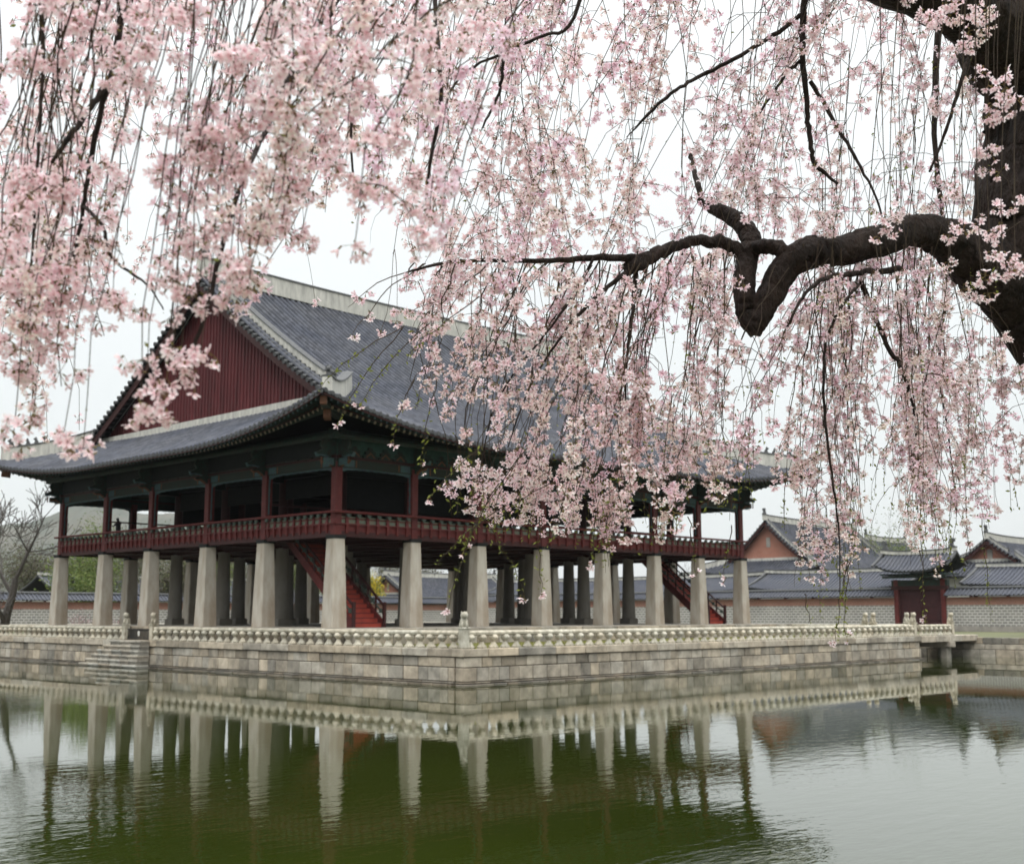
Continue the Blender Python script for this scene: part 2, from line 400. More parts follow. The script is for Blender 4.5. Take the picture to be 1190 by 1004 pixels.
# embankments of the far banks
eb = MB()
block_wall(eb, 'y', BX, -60, BY, [(ZW-.3, -1.75, 0.06), (-1.75, -1.38, 0.0), (-1.38, ZG+.02, -0.02)], 0.5, -1, 3, (0.6, 0.95), 0.7, 1.4)
root = eb.build('stone_embankment', M_BLOCK); root['label'] = 'low grey stone embankment of the bank on the right, below the gate'; root['category'] = 'embankment'
eb = MB()
block_wall(eb, 'x', BY, -60, BX, [(ZW-.3, -1.75, 0.06), (-1.75, -1.38, 0.0), (-1.38, ZG+.02, -0.02)], 0.5, -1, 4, (0.6, 0.95), 0.7, 1.4)
root = eb.build('stone_embankment', M_BLOCK); root['label'] = 'low stone embankment across the water at far left, behind the pavilion'; root['category'] = 'embankment'

# hills
def hill(name, pts_px, D, col, seed, depth=900):
    """ridge line of a wooded hill at distance D with real depth"""
    mb = MB(); R = random.Random(seed)
    xs = np.linspace(pts_px[0][0], pts_px[-1][0], 420); ys = np.interp(xs, [p[0] for p in pts_px], [p[1] for p in pts_px])
    rows = 22; V = []
    for j in range(rows):
        t = j / (rows - 1)
        for i, (x, y) in enumerate(zip(xs, ys)):
            c = P(x, y, D); h = c[2] - ZG
            prof = math.sin(PI * min(1, t)) ** 0.8
            bd = Vector((FW[0], FW[1], 0)).normalized() * ((t - 0.5) * depth)
            n_ = R.uniform(-1, 1) * 3.2 + math.sin(i * .11 + j * .7) * h * 0.04 + math.sin(i * .037) * h * .03
            V.append((c[0] + bd.x, c[1] + bd.y, ZG - 3 + (h + 3) * prof + n_ * (1 if 0 < j < rows-1 else 0)))
    n = len(xs); F = [(j*n+i, j*n+i+1, (j+1)*n+i+1, (j+1)*n+i) for j in range(rows-1) for i in range(n-1)]
    mb.add(V, F); return mb.build(name, col, smooth=True, kind='structure')
M_HILL = mat('wooded_hill', (0.045, 0.06, 0.045), 0.95, 0.5, 0.012, vcol=(0.085, 0.08, 0.06), detail=10)
hill('hill', [(-260, 660), (-120, 640), (0, 618), (60, 603), (100, 592), (150, 594), (220, 607), (300, 640), (420, 676), (600, 700)], 2100, M_HILL, 5)
hill('hill', [(600, 700), (780, 668), (900, 655), (1010, 650), (1110, 652), (1230, 640), (1400, 690)], 1500, M_HILL, 6)

# ------------------------------------------------------------------ Korean tiled hip-and-gable roof
class Roof:
    def __init__(s, root, LX, LY, o, do, ze, lift, U, a, zr, xg, xr, sp, r, detail=True, rt=0.5):
        s.__dict__.update(locals())
        s.dm = LY / 2 + o; s.c = (zr - ze - a * s.dm) / s.dm ** 2
        s.root = root
    def oe(s, u): return s.o + s.do * max(0, 1 - u / s.U) ** 2
    def z(s, u, d):
        d_ = max(d, 0)
        return s.ze + s.a * d_ + s.c * d_ * d_ + s.lift * max(0, 1 - u / s.U) ** 2.1 * max(0, 1 - d_ / 7.0) ** 1.5
    def side(s, k):
        """returns length, half depth and a map (t along the wall line, y inward) -> (x, y)"""
        if k == 0: return s.LX, lambda t, y: (t, y)
        if k == 1: return s.LX, lambda t, y: (s.LX - t, s.LY - y)
        if k == 2: return s.LY, lambda t, y: (y, s.LY - t)
        return s.LY, lambda t, y: (s.LX - y, t)
    def pt(s, k, t, y, dz=0):
        Ln, f = s.side(k); u = min(t + s.o + s.do, Ln + s.o + s.do - t); u = max(u, 0)
        d = y + s.oe(u); x_, y_ = f(t, y); return (x_, y_, s.z(u, d) + dz)
    def y1(s, k, t):
        Ln, _ = s.side(k); m_ = min(t, Ln - t)
        if k < 2: return s.LY / 2 if m_ >= s.xr - 1e-6 else m_
        return min(m_, s.xg)
    def y0(s, k, t):
        Ln, _ = s.side(k); return -s.oe(max(0, min(t, Ln - t) + s.o + s.do))
    def slope(s, k, mats):
        mb = MB(); Ln, f = s.side(k); ot = s.o + s.do
        n = int(round((Ln + 2 * ot) / s.sp)); ts = [-ot + (i + 0.5) * (Ln + 2 * ot) / n for i in range(n)]
        w = (Ln + 2 * ot) / n
        for t in ts:
            a0, a1 = s.y0(k, t), s.y1(k, t)
            if a1 - a0 < 0.1: continue
            ns = max(2, int((a1 - a0) / (0.8 if s.detail else 1.6)) + 1)
            ys = [a0 + (a1 - a0) * i / (ns - 1) for i in range(ns)]
            V = []; UV = []
            for y in ys:
                for q in (-w / 2, w / 2): V.append(s.pt(k, t + q, y)); UV.append((t + q, y))
            for y in ys:
                for q in (-w / 2, w / 2): V.append(s.pt(k, t + q, y, -0.14)); UV.append((t + q, y))
            F = [(2*i, 2*i+1, 2*i+3, 2*i+2) for i in range(ns-1)]; B = 2 * ns
            F2 = [(B+2*i, B+2*i+2, B+2*i+3, B+2*i+1) for i in range(ns-1)]
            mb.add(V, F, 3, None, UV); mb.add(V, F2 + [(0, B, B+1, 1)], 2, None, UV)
            # cover-tile rib
            V = []; UV = []; cs = [(-1, 0), (-.72, .7), (0, 1), (.72, .7), (1, 0)] if s.detail else [(-1, 0), (-.5, .9), (.5, .9), (1, 0)]
            m_ = len(cs)
            for i, y in enumerate(ys):
                yy = y - 0.05 if i == 0 else y
                for cx, cz in cs: V.append(s.pt(k, t + cx * s.r, yy, cz * s.r * 1.15 - 0.005)); UV.append((t, yy))
            F = [(i*m_+j, i*m_+j+1, (i+1)*m_+j+1, (i+1)*m_+j) for i in range(ns-1) for j in range(m_-1)]
            mb.add(V, F, 0, None, UV)
            mb.add(V, [tuple(range(m_))], 1, None, UV)
            if s.detail:   # round end tile and hanging drip tile
                x_, y_ = f(t, ys[0] - 0.055); zc = s.pt(k, t, ys[0])[2] + 0.01
                dx, dy = f(t, ys[0] - 1.055); dx -= x_; dy -= y_
                V = [(x_ + (f(t + .1 * math.cos(g_), 0)[0] - f(t, 0)[0]), y_ + (f(t + .1 * math.cos(g_), 0)[1] - f(t, 0)[1]), zc + .1 * math.sin(g_)) for g_ in [2*PI*q/8 for q in range(8)]]
                V2 = [(v[0] - dx * .06, v[1] - dy * .06, v[2]) for v in V]
                mb.add(V + V2, [tuple(range(8))] + [(i, (i+1) % 8, 8 + (i+1) % 8, 8 + i) for i in range(8)], 1)
                V = []
                for q, zz in ((-.14, 0), (-.1, -.13), (0, -.17), (.1, -.13), (.14, 0)):
                    X, Y = f(t + w / 2 + q, ys[0] - .035); V.append((X, Y, zc - .01 + zz))
                mb.add(V, [tuple(range(5))], 1)
        return mb.build('roof_slope', mats, s.root)
    def rafters(s, k, mats, sp=0.38):
        Ln, f = s.side(k); ot = s.o + s.do; n = int((Ln + 2 * ot) / sp)
        A = MB(); B = MB()
        for i in range(n):
            t = -ot + 0.12 + (i + .5) * (Ln + 2 * ot - .24) / n
            a0 = s.y0(k, t); a1 = min(s.y1(k, t), 0.25)
            if a1 - a0 < 0.5: continue
            p = Vector(s.pt(k, t, a0 + .12, -.25)); q = Vector(s.pt(k, t, min(a0 + 1.7, a1), -.27)); A.bar(p, q, .11, .13, 0, endmi=1)
            if a1 - a0 > 1.3:
                p = Vector(s.pt(k, t, a0 + 1.0, -.47)); q = Vector(s.pt(k, t, a1, -.47)); B.tube([p, q], .085, 7, 0, endmi=1)
        # eave boards
        m_ = 40
        for (yy, dz, h, th) in ((.04, -.165, .07, .09), (1.05, -.34, .1, .09)):
            for i in range(m_):
                t0 = -ot + yy + .1 + (Ln + 2 * (ot - yy - .1)) * i / m_; t1 = -ot + yy + .1 + (Ln + 2 * (ot - yy - .1)) * (i + 1) / m_
                A.bar(s.pt(k, t0, s.y0(k, t0) + yy, dz), s.pt(k, t1, s.y0(k, t1) + yy, dz), th, h, 2)
        A.build('flying_rafters', [mats[0], mats[1], mats[3]], s.root); B.build('round_rafters', [mats[0], mats[2]], s.root)
    def ridge_wall(s, name, line, w, h, mats, cap=0.07, taper=1.0, base=-0.1):
        """plastered ridge: line of (x,y,z) roof points"""
        mb = MB(); N = len(line); V = []
        for i, p in enumerate(line):
            a = Vector(line[max(i-1, 0)]); b = Vector(line[min(i+1, N-1)]); d = (b - a); d.z = 0; d.normalize()
            nrm = Vector((-d.y, d.x, 0)); hh = h * (taper + (1 - taper) * i / (N - 1)) if taper != 1 else h
            p = Vector(p)
            for (o_, z_) in ((-w/2, base), (w/2, base), (w/2*.9, hh), (-w/2*.9, hh)): V.append(tuple(p + nrm * o_ + Vector((0, 0, z_))))
            for (o_, z_) in ((-w/2*1.15, hh), (w/2*1.15, hh), (w/2*1.1, hh + cap), (0, hh + cap * 1.9), (-w/2*1.1, hh + cap)): V.append(tuple(p + nrm * o_ + Vector((0, 0, z_))))
        F = []; G = []
        for i in range(N - 1):
            a, b = i * 9, (i + 1) * 9
            for j, k in ((1, 2), (2, 3), (3, 0)): F.append((a+j, a+k, b+k, b+j))
            for j, k in ((4, 5), (5, 6), (6, 7), (7, 8), (8, 4)): G.append((a+j, a+k, b+k, b+j))
        F += [(0, 1, 2, 3), tuple((N-1)*9 + q for q in (3, 2, 1, 0))]; G += [(4, 5, 6, 7, 8), tuple((N-1)*9 + q for q in (8, 7, 6, 5, 4))]
        mb.add(V, F, 0); mb.add(V, G, 1)
        return mb.build(name, mats, s.root)

def finial(parent, loc, ang, sc=1.0, name='ridge_finial'):
    """owl-tail ridge end ornament"""
    mb = MB(); ux = Vector((math.cos(ang), math.sin(ang), 0)); un = Vector((-math.sin(ang), math.cos(ang), 0))
    o = [(-.42, 0), (.38, 0), (.42, .25), (.25, .42), (.12, .5), (.14, .78), (.34, .88), (.36, 1.12), (.1, 1.22), (-.22, 1.15), (-.3, .9), (-.2, .7), (-.36, .45), (-.46, .2)]
    mb.prism([(a * sc, b * sc) for a, b in o], loc, ux, (0, 0, 1), un, .34 * sc)
    return mb.build(name, M_CAPTILE, parent)

def beast(parent, loc, ang, sc=1.0):
    """small seated roof figure"""
    mb = MB(); ux = Vector((math.cos(ang), math.sin(ang), 0)); un = Vector((-math.sin(ang), math.cos(ang), 0))
    o = [(-.13, 0), (.14, 0), (.12, .05), (.08, .16), (.11, .2), (.17, .24), (.17, .3), (.08, .35), (.05, .40), (.0, .35), (-.02, .26), (-.1, .14)]
    mb.prism([(a * sc, b * sc) for a, b in o], loc, ux, (0, 0, 1), un, .11 * sc)
    return mb.build('roof_figure', M_CAPTILE, parent)

def full_roof(root, LX, LY, o, do, ze, lift, U, a, zr, xg, xr, sp, r, detail, gable_mat, rh, scale=1.0, figs=5, batten=True, insets=None):
    R = Roof(root, LX, LY, o, do, ze, lift, U, a, zr, xg, xr, sp, r, detail)
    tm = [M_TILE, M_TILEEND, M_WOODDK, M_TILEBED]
    for k in range(4): R.slope(k, tm)
    if detail:
        for k in range(4): R.rafters(k, [M_GREEN, M_GREENLT, M_TAN, M_REDDK])
    else:
        mb = MB()
        for k in range(4):
            Ln, f = R.side(k); n = int((Ln + 2 * o) / .55)
            for i in range(n):
                t = -o + (i + .5) * (Ln + 2 * o) / n; a0 = R.y0(k, t); a1 = min(R.y1(k, t), .1)
                if a1 - a0 > .4: mb.bar(R.pt(k, t, a0 + .12, -.24), R.pt(k, t, a1, -.26), .14, .14, 0, endmi=1)
        mb.build('rafters', [M_GREEN, M_GREENLT], root)
    zu = lambda t, y: R.z(99, y + o)
    # main ridge, ends lifted
    n = 24; x0 = xr - .05; x1 = LX - xr + .05
    line = []
    for i in range(n + 1):
        t = i / n; line.append((x0 + (x1 - x0) * t, LY / 2, zr + 0.32 * scale * abs(2 * t - 1) ** 2.5))
    R.ridge_wall('main_ridge', line, .5 * scale, rh, [M_PLASTER, M_CAPTILE], .09)
    finial(root, (x0 + .3 * scale, LY/2, line[0][2] + rh), PI, scale); finial(root, (x1 - .3 * scale, LY/2, line[0][2] + rh), 0, scale)
    # gable ridges with short side tiles, hip ridges
    for sx in (0, 1):
        X = (lambda v: v) if sx == 0 else (lambda v: LX - v)
        for sy in (0, 1):
            Y = (lambda v: v) if sy == 0 else (lambda v: LY - v)
            yb = xg + 1.6 * scale; xd = xr + 1.05 * scale
            ln = [(X(xd), Y(yb + (LY/2 - yb) * i / 12), R.z(99, yb + (LY/2 - yb) * i / 12 + o)) for i in range(13)]
            R.ridge_wall('gable_ridge', ln, .42 * scale, .62 * scale, [M_PLASTER, M_CAPTILE], .07)
            mb = MB(); m_ = int((LY / 2 - yb + 1.2) / sp)
            for i in range(m_):
                y = yb - 1.2 * scale + (LY / 2 - yb + 1.0 * scale) * i / m_; z = R.z(99, y + o)
                mb.tube([(X(xr - .22 * scale), Y(y), z + .0), (X(xd), Y(y), z + .16 * scale)], r * 1.15, 7, 0, endmi=0)
            mb.build('rake_tiles', [M_TILEEND], root)
            b = MB()
            for i in range(12):
                ya = yb - 1.5 * scale + (LY/2 - yb + 1.5 * scale) * i / 12; yc = yb - 1.5 * scale + (LY/2 - yb + 1.5 * scale) * (i + 1) / 12
                b.bar((X(xr + .08), Y(ya), R.z(99, ya + o) - .36 * scale), (X(xr + .08), Y(yc), R.z(99, yc + o) - .36 * scale), .07, .42 * scale)
            b.build('bargeboard', [M_REDDK], root)
            finial(root, (X(xd), Y(yb - .05), R.z(99, yb + o) + .3 * scale), (-PI/2 if sy == 0 else PI/2), .55 * scale, 'ridge_ornament')
            ot = o + do
            # hip ridge from the gable foot to the corner
            ln = []
            for i in range(15):
                q = xg + .9 * scale - (xg + .9 * scale + ot - 1.1 * scale) * i / 14
                u = q + ot; d = q + R.oe(max(u, 0)); ln.append((X(q), Y(q), R.z(max(u, 0), d)))
            R.ridge_wall('hip_ridge', ln, .5 * scale, .85 * scale, [M_PLASTER, M_CAPTILE], .07, taper=1.0)
            for i in range(figs):
                f_ = ln[13 - i]; a_ = math.atan2((-1 if sy == 0 else 1), (-1 if sx == 0 else 1))
                beast(root, (f_[0], f_[1], f_[2] + .93 * scale), a_, (1.1 if i else 1.3) * scale)
            if detail:
                cb = MB(); zc = ln[-1][2]
                cb.bar((X(0), Y(0), R.z(ot, o) - .75), (X(-ot + .5), Y(-ot + .5), R.z(.5, .5) - .42), .34, .42, 0)
                cb.build('corner_beam', [M_GREEN], root)
                cb = MB(); cb.bar((X(-ot + .5), Y(-ot + .5), R.z(.5, .5) - .42), (X(-ot + .35), Y(-ot + .35), R.z(.4, .4) - .40), .3, .36, 0)
                cb.build('corner_beam_end', [M_ORANGE], root); cb = MB()
                cb.bar((X(-ot + 1.5), Y(-ot + 1.5), R.z(1.5, 1.5) - .95), (X(-ot + 1.15), Y(-ot + 1.15), R.z(1.2, 1.2) - .85), .3, .4, 0)
                cb.build('corner_beam_end', [M_ORANGE], root)
        # gable wall
        g_ = MB(); zb = R.z(99, xg + o) + .05
        prof = [(xg + .0 + (LY/2 - xg) * i / 14, R.z(99, xg + (LY/2 - xg) * i / 14 + o) - .16) for i in range(15)]
        pts = [(y, max(z, zb)) for y, z in prof]; pts += [(LY - y, z) for y, z in reversed(pts[:-1])]
        pts = [(pts[0][0], zb)] + pts + [(pts[-1][0], zb)]
        V = [(X(xg), y, z) for y, z in pts]; g_.add(V, [tuple(range(len(V)))])
        if batten:
            y = xg + .2
            while y < LY - xg:
                zt = R.z(99, min(y, LY - y) + o) - .2
                if zt - zb > .3: g_.box((min(X(xg), X(xg - .05)), y - .035, zb + .02), (max(X(xg), X(xg - .05)), y + .035, zt))
                y += .33
        g_.build('gable_wall', [gable_mat], root)
        w_ = MB(); w_.box((min(X(xg - .02), X(xg - .34 * scale)), xg - .1, zb - .3), (max(X(xg - .02), X(xg - .34 * scale)), LY - xg + .1, zb + .24 * scale))
        w_.build('gable_base_ridge', [M_PLASTER], root)
    return R

# ------------------------------------------------------------------ pavilion
BW = [4.861, 4.675, 5.012, 5.302, 5.012, 4.675, 4.861]; BD = [5.831, 5.429, 5.989, 5.429, 5.831]
XS = [0]; YS = [0]
for w_ in BW: XS.append(XS[-1] + w_)
for w_ in BD: YS.append(YS[-1] + w_)
LX, LY = XS[-1], YS[-1]
pav = thing('pavilion', (0, 0, 0), 'large two-storey wooden pavilion on tall stone pillars with grey tiled hip-and-gable roof', 'pavilion')
full_roof(pav, LX, LY, 3.45, 0.6, 9.0, 1.5, 13.6, 0.47, 19.95, 1.5, 0.6, 0.42, 0.115, True, M_GABLE, 1.0)
HP = 4.33
# pillars: outer square and tapering, inner round
sqp = MB()
wb, wt = .45, .33
c = .05
def sq(w, z): return [(-w + c, -w, z), (w - c, -w, z), (w, -w + c, z), (w, w - c, z), (w - c, w, z), (-w + c, w, z), (-w, w - c, z), (-w, -w + c, z)]
V = sq(wb, 0) + sq(wb * .93 + wt * .07, .3) + sq((wb + wt) / 2, 2.2) + sq(wt, HP - .1)
F = [(r_*8+i, r_*8+(i+1) % 8, (r_+1)*8+(i+1) % 8, (r_+1)*8+i) for r_ in range(3) for i in range(8)] + [tuple(range(24, 32))]
sqp.add(V, F)
sq0 = sqp.build('stone_pillar', M_GRANITE, pav)
jn = MB(); jn.box((-.35, -.35, HP - .1), (.35, .35, HP + .08)); jn0 = jn.build('pillar_cap', M_WOODDK, sq0)
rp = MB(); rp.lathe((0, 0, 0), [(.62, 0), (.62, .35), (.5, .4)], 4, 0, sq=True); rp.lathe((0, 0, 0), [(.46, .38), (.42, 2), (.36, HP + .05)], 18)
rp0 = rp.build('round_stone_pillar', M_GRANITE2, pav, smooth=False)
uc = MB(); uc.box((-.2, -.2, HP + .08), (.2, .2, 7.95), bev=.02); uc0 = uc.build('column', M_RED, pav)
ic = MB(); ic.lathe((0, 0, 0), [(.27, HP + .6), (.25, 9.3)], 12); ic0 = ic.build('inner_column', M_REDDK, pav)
used = set()
def put(src, x, y):
    if src.name not in used:
        used.add(src.name); src.location = (x, y, 0); return src
    c_ = copy_tree(src, pav); c_.location = (x, y, 0); return c_
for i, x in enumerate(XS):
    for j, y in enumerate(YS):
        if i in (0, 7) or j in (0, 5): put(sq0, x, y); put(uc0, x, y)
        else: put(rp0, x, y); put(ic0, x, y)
# floor: boards, joists, edge beam
fl = MB(); fl.box((-.1, -.1, HP + .3), (LX + .1, LY + .1, HP + .5))
for x in XS: fl.box((x - .17, -.05, HP + .0), (x + .17, LY + .05, HP + .3))
for y in YS: fl.box((-.05, y - .15, HP + .02), (LX + .05, y + .15, HP + .28))
n = 60
for i in range(n): x = LX * (i + .5) / n; fl.box((x - .07, 0, HP + .14), (x + .07, LY, HP + .30))
fl.build('floor', M_REDDK, pav)
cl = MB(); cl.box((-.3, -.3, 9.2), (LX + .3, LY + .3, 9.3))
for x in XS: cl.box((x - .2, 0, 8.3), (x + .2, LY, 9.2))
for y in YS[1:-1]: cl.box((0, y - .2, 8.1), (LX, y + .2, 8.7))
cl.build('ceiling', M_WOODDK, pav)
ih = MB()
for y in (YS[1], YS[-2]): ih.box((XS[1] + .3, y - .04, 6.35), (XS[-2] - .3, y + .04, 8.2))
for x in (XS[1], XS[-2]): ih.box((x - .04, YS[1], 7.15), (x + .04, YS[-2], 8.2))
ih.build('raised_shutters', M_WOODDK, pav)
for y in (YS[1], YS[-2]):
    hr = MB(); hr.box((XS[0] + .2, y - .05, 6.2), (XS[-1] - .2, y + .05, 6.28)); hr.build('hanging_rod', M_REDDK, pav)

# wall-line framing of each side
for k in range(4):
    Ln = LX if k < 2 else LY; bays = XS if k < 2 else YS
    f = {0: lambda t, n_: (t, -n_), 1: lambda t, n_: (LX - t, LY + n_), 2: lambda t, n_: (-n_, LY - t), 3: lambda t, n_: (LX + n_, t)}[k]
    def bx(mb, t0, t1, n0, n1, z0, z1, mi=0):
        a = f(t0, n0); b = f(t1, n1)
        mb.box((min(a[0], b[0]), min(a[1], b[1]), z0), (max(a[0], b[0]), max(a[1], b[1]), z1), mi)
    lt = MB()
    bx(lt, -.35, Ln + .35, -.14, .14, 7.7, 8.12, 0); bx(lt, -.4, Ln + .4, -.2, .2, 8.12, 8.24, 1)
    for t0 in bays:   # painted ends near columns
        for sgn in (-1, 1):
            bx(lt, t0 + sgn * .32, t0 + sgn * .95, .143, .15, 7.74, 8.08, 2); bx(lt, t0 + sgn * 1.02, t0 + sgn * 1.10, .143, .15, 7.74, 8.08, 3)
    lt.build('lintel', [M_LINTEL, M_REDDK, M_GREENLT, M_ORANGE], pav)
    up = MB(); bx(up, -.2, Ln + .2, -.06, .06, 8.24, 9.5, 0)
    p0 = f(-.5, .0); p1 = f(Ln + .5, .0); up.tube([(p0[0], p0[1], 9.35), (p1[0], p1[1], 9.35)], .2, 10, 1)
    p0 = f(-.9, .75); p1 = f(Ln + .9, .75); up.tube([(p0[0], p0[1], 9.12), (p1[0], p1[1], 9.12)], .15, 10, 1)
    up.build('eave_frame', [M_DAN, M_GREEN], pav)
    # brackets
    ux = Vector((*f(0, 1), 0)) - Vector((*f(0, 0), 0)); un = Vector((*f(1, 0), 0)) - Vector((*f(0, 0), 0))
    for t0 in bays:
        b = MB(); o = (*f(t0, 0), 0)
        wing = [(.1, 7.72), (.35, 7.74), (.62, 7.9), (.85, 7.86), (1.0, 7.95), (.9, 8.02), (.66, 8.06), (.55, 8.14), (.95, 8.2), (1.2, 8.15), (1.3, 8.3), (1.1, 8.38), (.9, 8.5), (1.05, 8.72), (.95, 8.96), (.1, 9.1)]
        b.prism(wing, o, ux, (0, 0, 1), un, .13, 0)
        rim = [(.35, 7.70), (.62, 7.86), (.85, 7.82), (1.04, 7.95), (.85, 7.90), (.62, 7.94), (.35, 7.78)]
        b.prism(rim, o, ux, (0, 0, 1), un, .15, 1)
        b.prism([(.55, 8.12), (.95, 8.17), (1.24, 8.1), (1.34, 8.3), (1.2, 8.2), (.95, 8.23), (.55, 8.17)], o, ux, (0, 0, 1), un, .15, 2)
        b.build('bracket', [M_GREEN, M_ORANGE, M_GREENLT], pav)
    for i in range(len(bays) - 1):    # small flame-shaped struts on the lintel
        b = MB(); m_ = 4
        for j in range(1, m_ + 1):
            t0 = bays[i] + (bays[i+1] - bays[i]) * j / (m_ + 1)
            o = (*f(t0, .1), 8.24)
            b.prism([(-.42, 0), (.42, 0), (.46, .12), (.3, .2), (.34, .34), (.16, .42), (.12, .56), (-.12, .56), (-.16, .42), (-.34, .34), (-.3, .2), (-.46, .12)], o, un, (0, 0, 1), ux, .1, 0)
            b.prism([(-.3, .08), (.0, .32), (.3, .08), (.22, .05), (0, .24), (-.22, .05)], o, un, (0, 0, 1), ux, .112, 1)
        b.build('bracket_strut', [M_GREEN, M_ORANGE], pav)
        # carved fringe under the lintel and down the columns
        fr = MB(); t0, t1 = bays[i] + .2, bays[i+1] - .2; o = (*f(0, .02), 0); N = 40
        up_ = []; lo_ = []
        for j in range(N + 1):
            s_ = j / N; e_ = min(s_, 1 - s_) * (t1 - t0)
            dz = .05 + .16 * math.exp(-e_ / .4) + .03 * abs(math.sin(s_ * PI * 9))
            up_.append((t0 + (t1 - t0) * s_, 7.70)); lo_.append((t0 + (t1 - t0) * s_, 7.70 - dz))
        fr.prism(up_ + lo_[::-1], o, un, (0, 0, 1), ux, .06, 0)
        for (ta, sg) in ((t0, 1), (t1, -1)):
            ol = [(ta, 7.6)] + [(ta + sg * (.045 + .05 * math.exp(-(7.6 - z_) / .3) + .02 * math.sin(z_ * 12)), z_) for z_ in np.linspace(7.6, 5.75, 16)] + [(ta, 5.7)]
            fr.prism(ol, o, un, (0, 0, 1), ux, .06, 0)
        fr.build('carved_fringe', [M_GREENLT], pav)
        # railing of the bay
        rl = MB(); t0, t1 = bays[i] + .2, bays[i+1] - .2
        if i == 0: t0a = bays[i] - .38
        else: t0a = bays[i]
        t1a = bays[i+1] + (.38 if i == len(bays) - 2 else 0)
        bx(rl, t0, t1, .06, .14, HP + .08, HP + .62, 0)
        bx(rl, t0a, t1a, .22, .26, HP + .6, HP + .66, 0)
        m_ = 7 if k < 2 else 10
        for j in range(m_):
            tc_ = t0 + (t1 - t0) * (j + .5) / m_; hw = (t1 - t0) / m_ / 2
            # shaped bracket baluster
            prof_ = [(.10, HP + .12), (.22, HP + .2), (.27, HP + .6), (.20, HP + .85), (.24, HP + 1.0), (.36, HP + 1.1), (.30, HP + 1.12), (.17, HP + 1.0), (.14, HP + .8), (.12, HP + .5)]
            rl.prism(prof_, (*f(tc_, 0), 0), ux, (0, 0, 1), un, .16 if k < 2 else .13, 0)
            o = (*f(tc_, .3), HP + 1.0)
            rl.prism([(-.09, 0), (-.04, -.04), (.04, -.04), (.09, 0), (.13, .08), (.07, .12), (-.07, .12), (-.13, .08)], o, un, (0, 0, 1), ux, .08, 1)
        bx(rl, t0, t1, .08, .12, HP + .66, HP + 1.0, 2)
        bx(rl, t0, t1, .09, .15, HP + .86, HP + .92, 0)
        p0 = f(t0a, .33); p1 = f(t1a, .33); rl.tube([(*p0, HP + 1.19), (*p1, HP + 1.19)], .065, 8, 0)
        rl.build('railing', [M_RED, mat('railing_green', (0.06, 0.085, 0.07), .7, .4, 8), mat('railing_panel', (0.16, 0.13, 0.09), .7, .5, 5, vcol=(.08, .13, .1))], pav)
    # skirting board under the floor edge
    sk = MB(); bx(sk, .34, Ln - .34, -.1, .05, HP + .02, HP + .4, 0); sk.build('floor_edge_board', [M_RED], pav)

# two staircases
M_STAIR = mat('stair_paint', (0.30, 0.042, 0.025), 0.6, 0.35, 3)
def stairs(x0, x1, yf, yt, ns=20):
    st = MB(); H = HP + .5; dy = (yt - yf) / ns
    for i in range(ns):
        z = H * (i + 1) / ns; y = yf + dy * i
        st.box((x0 + .08, y, z - .05), (x1 - .08, y + dy + .03, z), 2)
        st.box((x0 + .08, y + .012, z - H / ns), (x1 - .08, y + .035, z - .05), 0)
    for x in (x0, x1): st.prism([(yf - .1, 0), (yf + .35, 0), (yt, H - .35), (yt, H + .1), (yf - .1, .3)], (x, 0, 0), (0, 1, 0), (0, 0, 1), (1, 0, 0), .09, 1)
    r_ = st.build('staircase', [M_STAIR, M_RED, M_RED], pav)
    for x in (x0, x1):
        h = MB(); h.bar((x, yf - .1, 1.05), (x, yt, H + .85), .09, .09, 0); h.bar((x, yf - .1, .62), (x, yt, H + .42), .05, .07, 1)
        for i in range(10):
            t = i / 9; y = yf - .1 + (yt - yf + .1) * t; z = .15 + (H - .15) * t
            h.box((x - .035, y - .04, z), (x + .035, y + .04, z + .88), 0)
            if i < 9: h.box((x - .05, y + .16, z + .45 + .12), (x + .05, y + .34, z + .78), 1)
        h.box((x - .07, yf - .2, 0), (x + .07, yf - .06, 1.25), 0)
        h.build('stair_handrail', [M_REDDK, MATS['railing_green']], r_)
stairs(1.75, 3.7, .85, 6.6)
stairs(31.6, 33.5, .85, 6.6)
def person_leaning(loc, ang):
    me = bpy.data.meshes.new('person')
    # continuous skinned body: pelvis, spine, head, arms, legs
    J = [(0,0,.92), (0,0,1.15), (.03,0,1.38), (.06,0,1.5), (.10,0,1.62), (.12,0,1.72),
         (.02,.19,1.40), (.16,.24,1.18), (.36,.2,1.2), (.02,-.19,1.40), (.16,-.24,1.18), (.36,-.2,1.2),
         (0,.1,.88), (.03,.11,.48), (0,.11,.06), (.12,.11,.03), (0,-.1,.88), (-.03,-.11,.48), (-.05,-.11,.06), (.07,-.11,.03)]
    E_ = [(0,1),(1,2),(2,3),(3,4),(4,5),(2,6),(6,7),(7,8),(2,9),(9,10),(10,11),(0,12),(12,13),(13,14),(14,15),(0,16),(16,17),(17,18),(18,19)]
    Rr = [.15,.14,.16,.055,.1,.085,.06,.045,.035,.06,.045,.035,.09,.06,.045,.035,.09,.06,.045,.035]
    me.from_pydata(J, E_, []); o = link('person', me)
    md = o.modifiers.new('skin', 'SKIN')
    for v_, r_ in zip(me.skin_vertices[0].data, Rr): v_.radius = (r_, r_)
    me.skin_vertices[0].data[0].use_root = True
    sb = o.modifiers.new('sub', 'SUBSURF'); sb.levels = 1; sb.render_levels = 1
    me.materials.append(mat('dark_clothes', (0.03, 0.03, 0.035), .9, .3, 8))
    o.location = loc; o.rotation_euler = (0, 0, ang)
    o['label'] = 'person in dark clothes standing inside the upper floor behind the left railing'; o['category'] = 'person'
pp = on(138, 606, 0, .9)
person_leaning((.9, pp[1], HP + .5), rad(200))

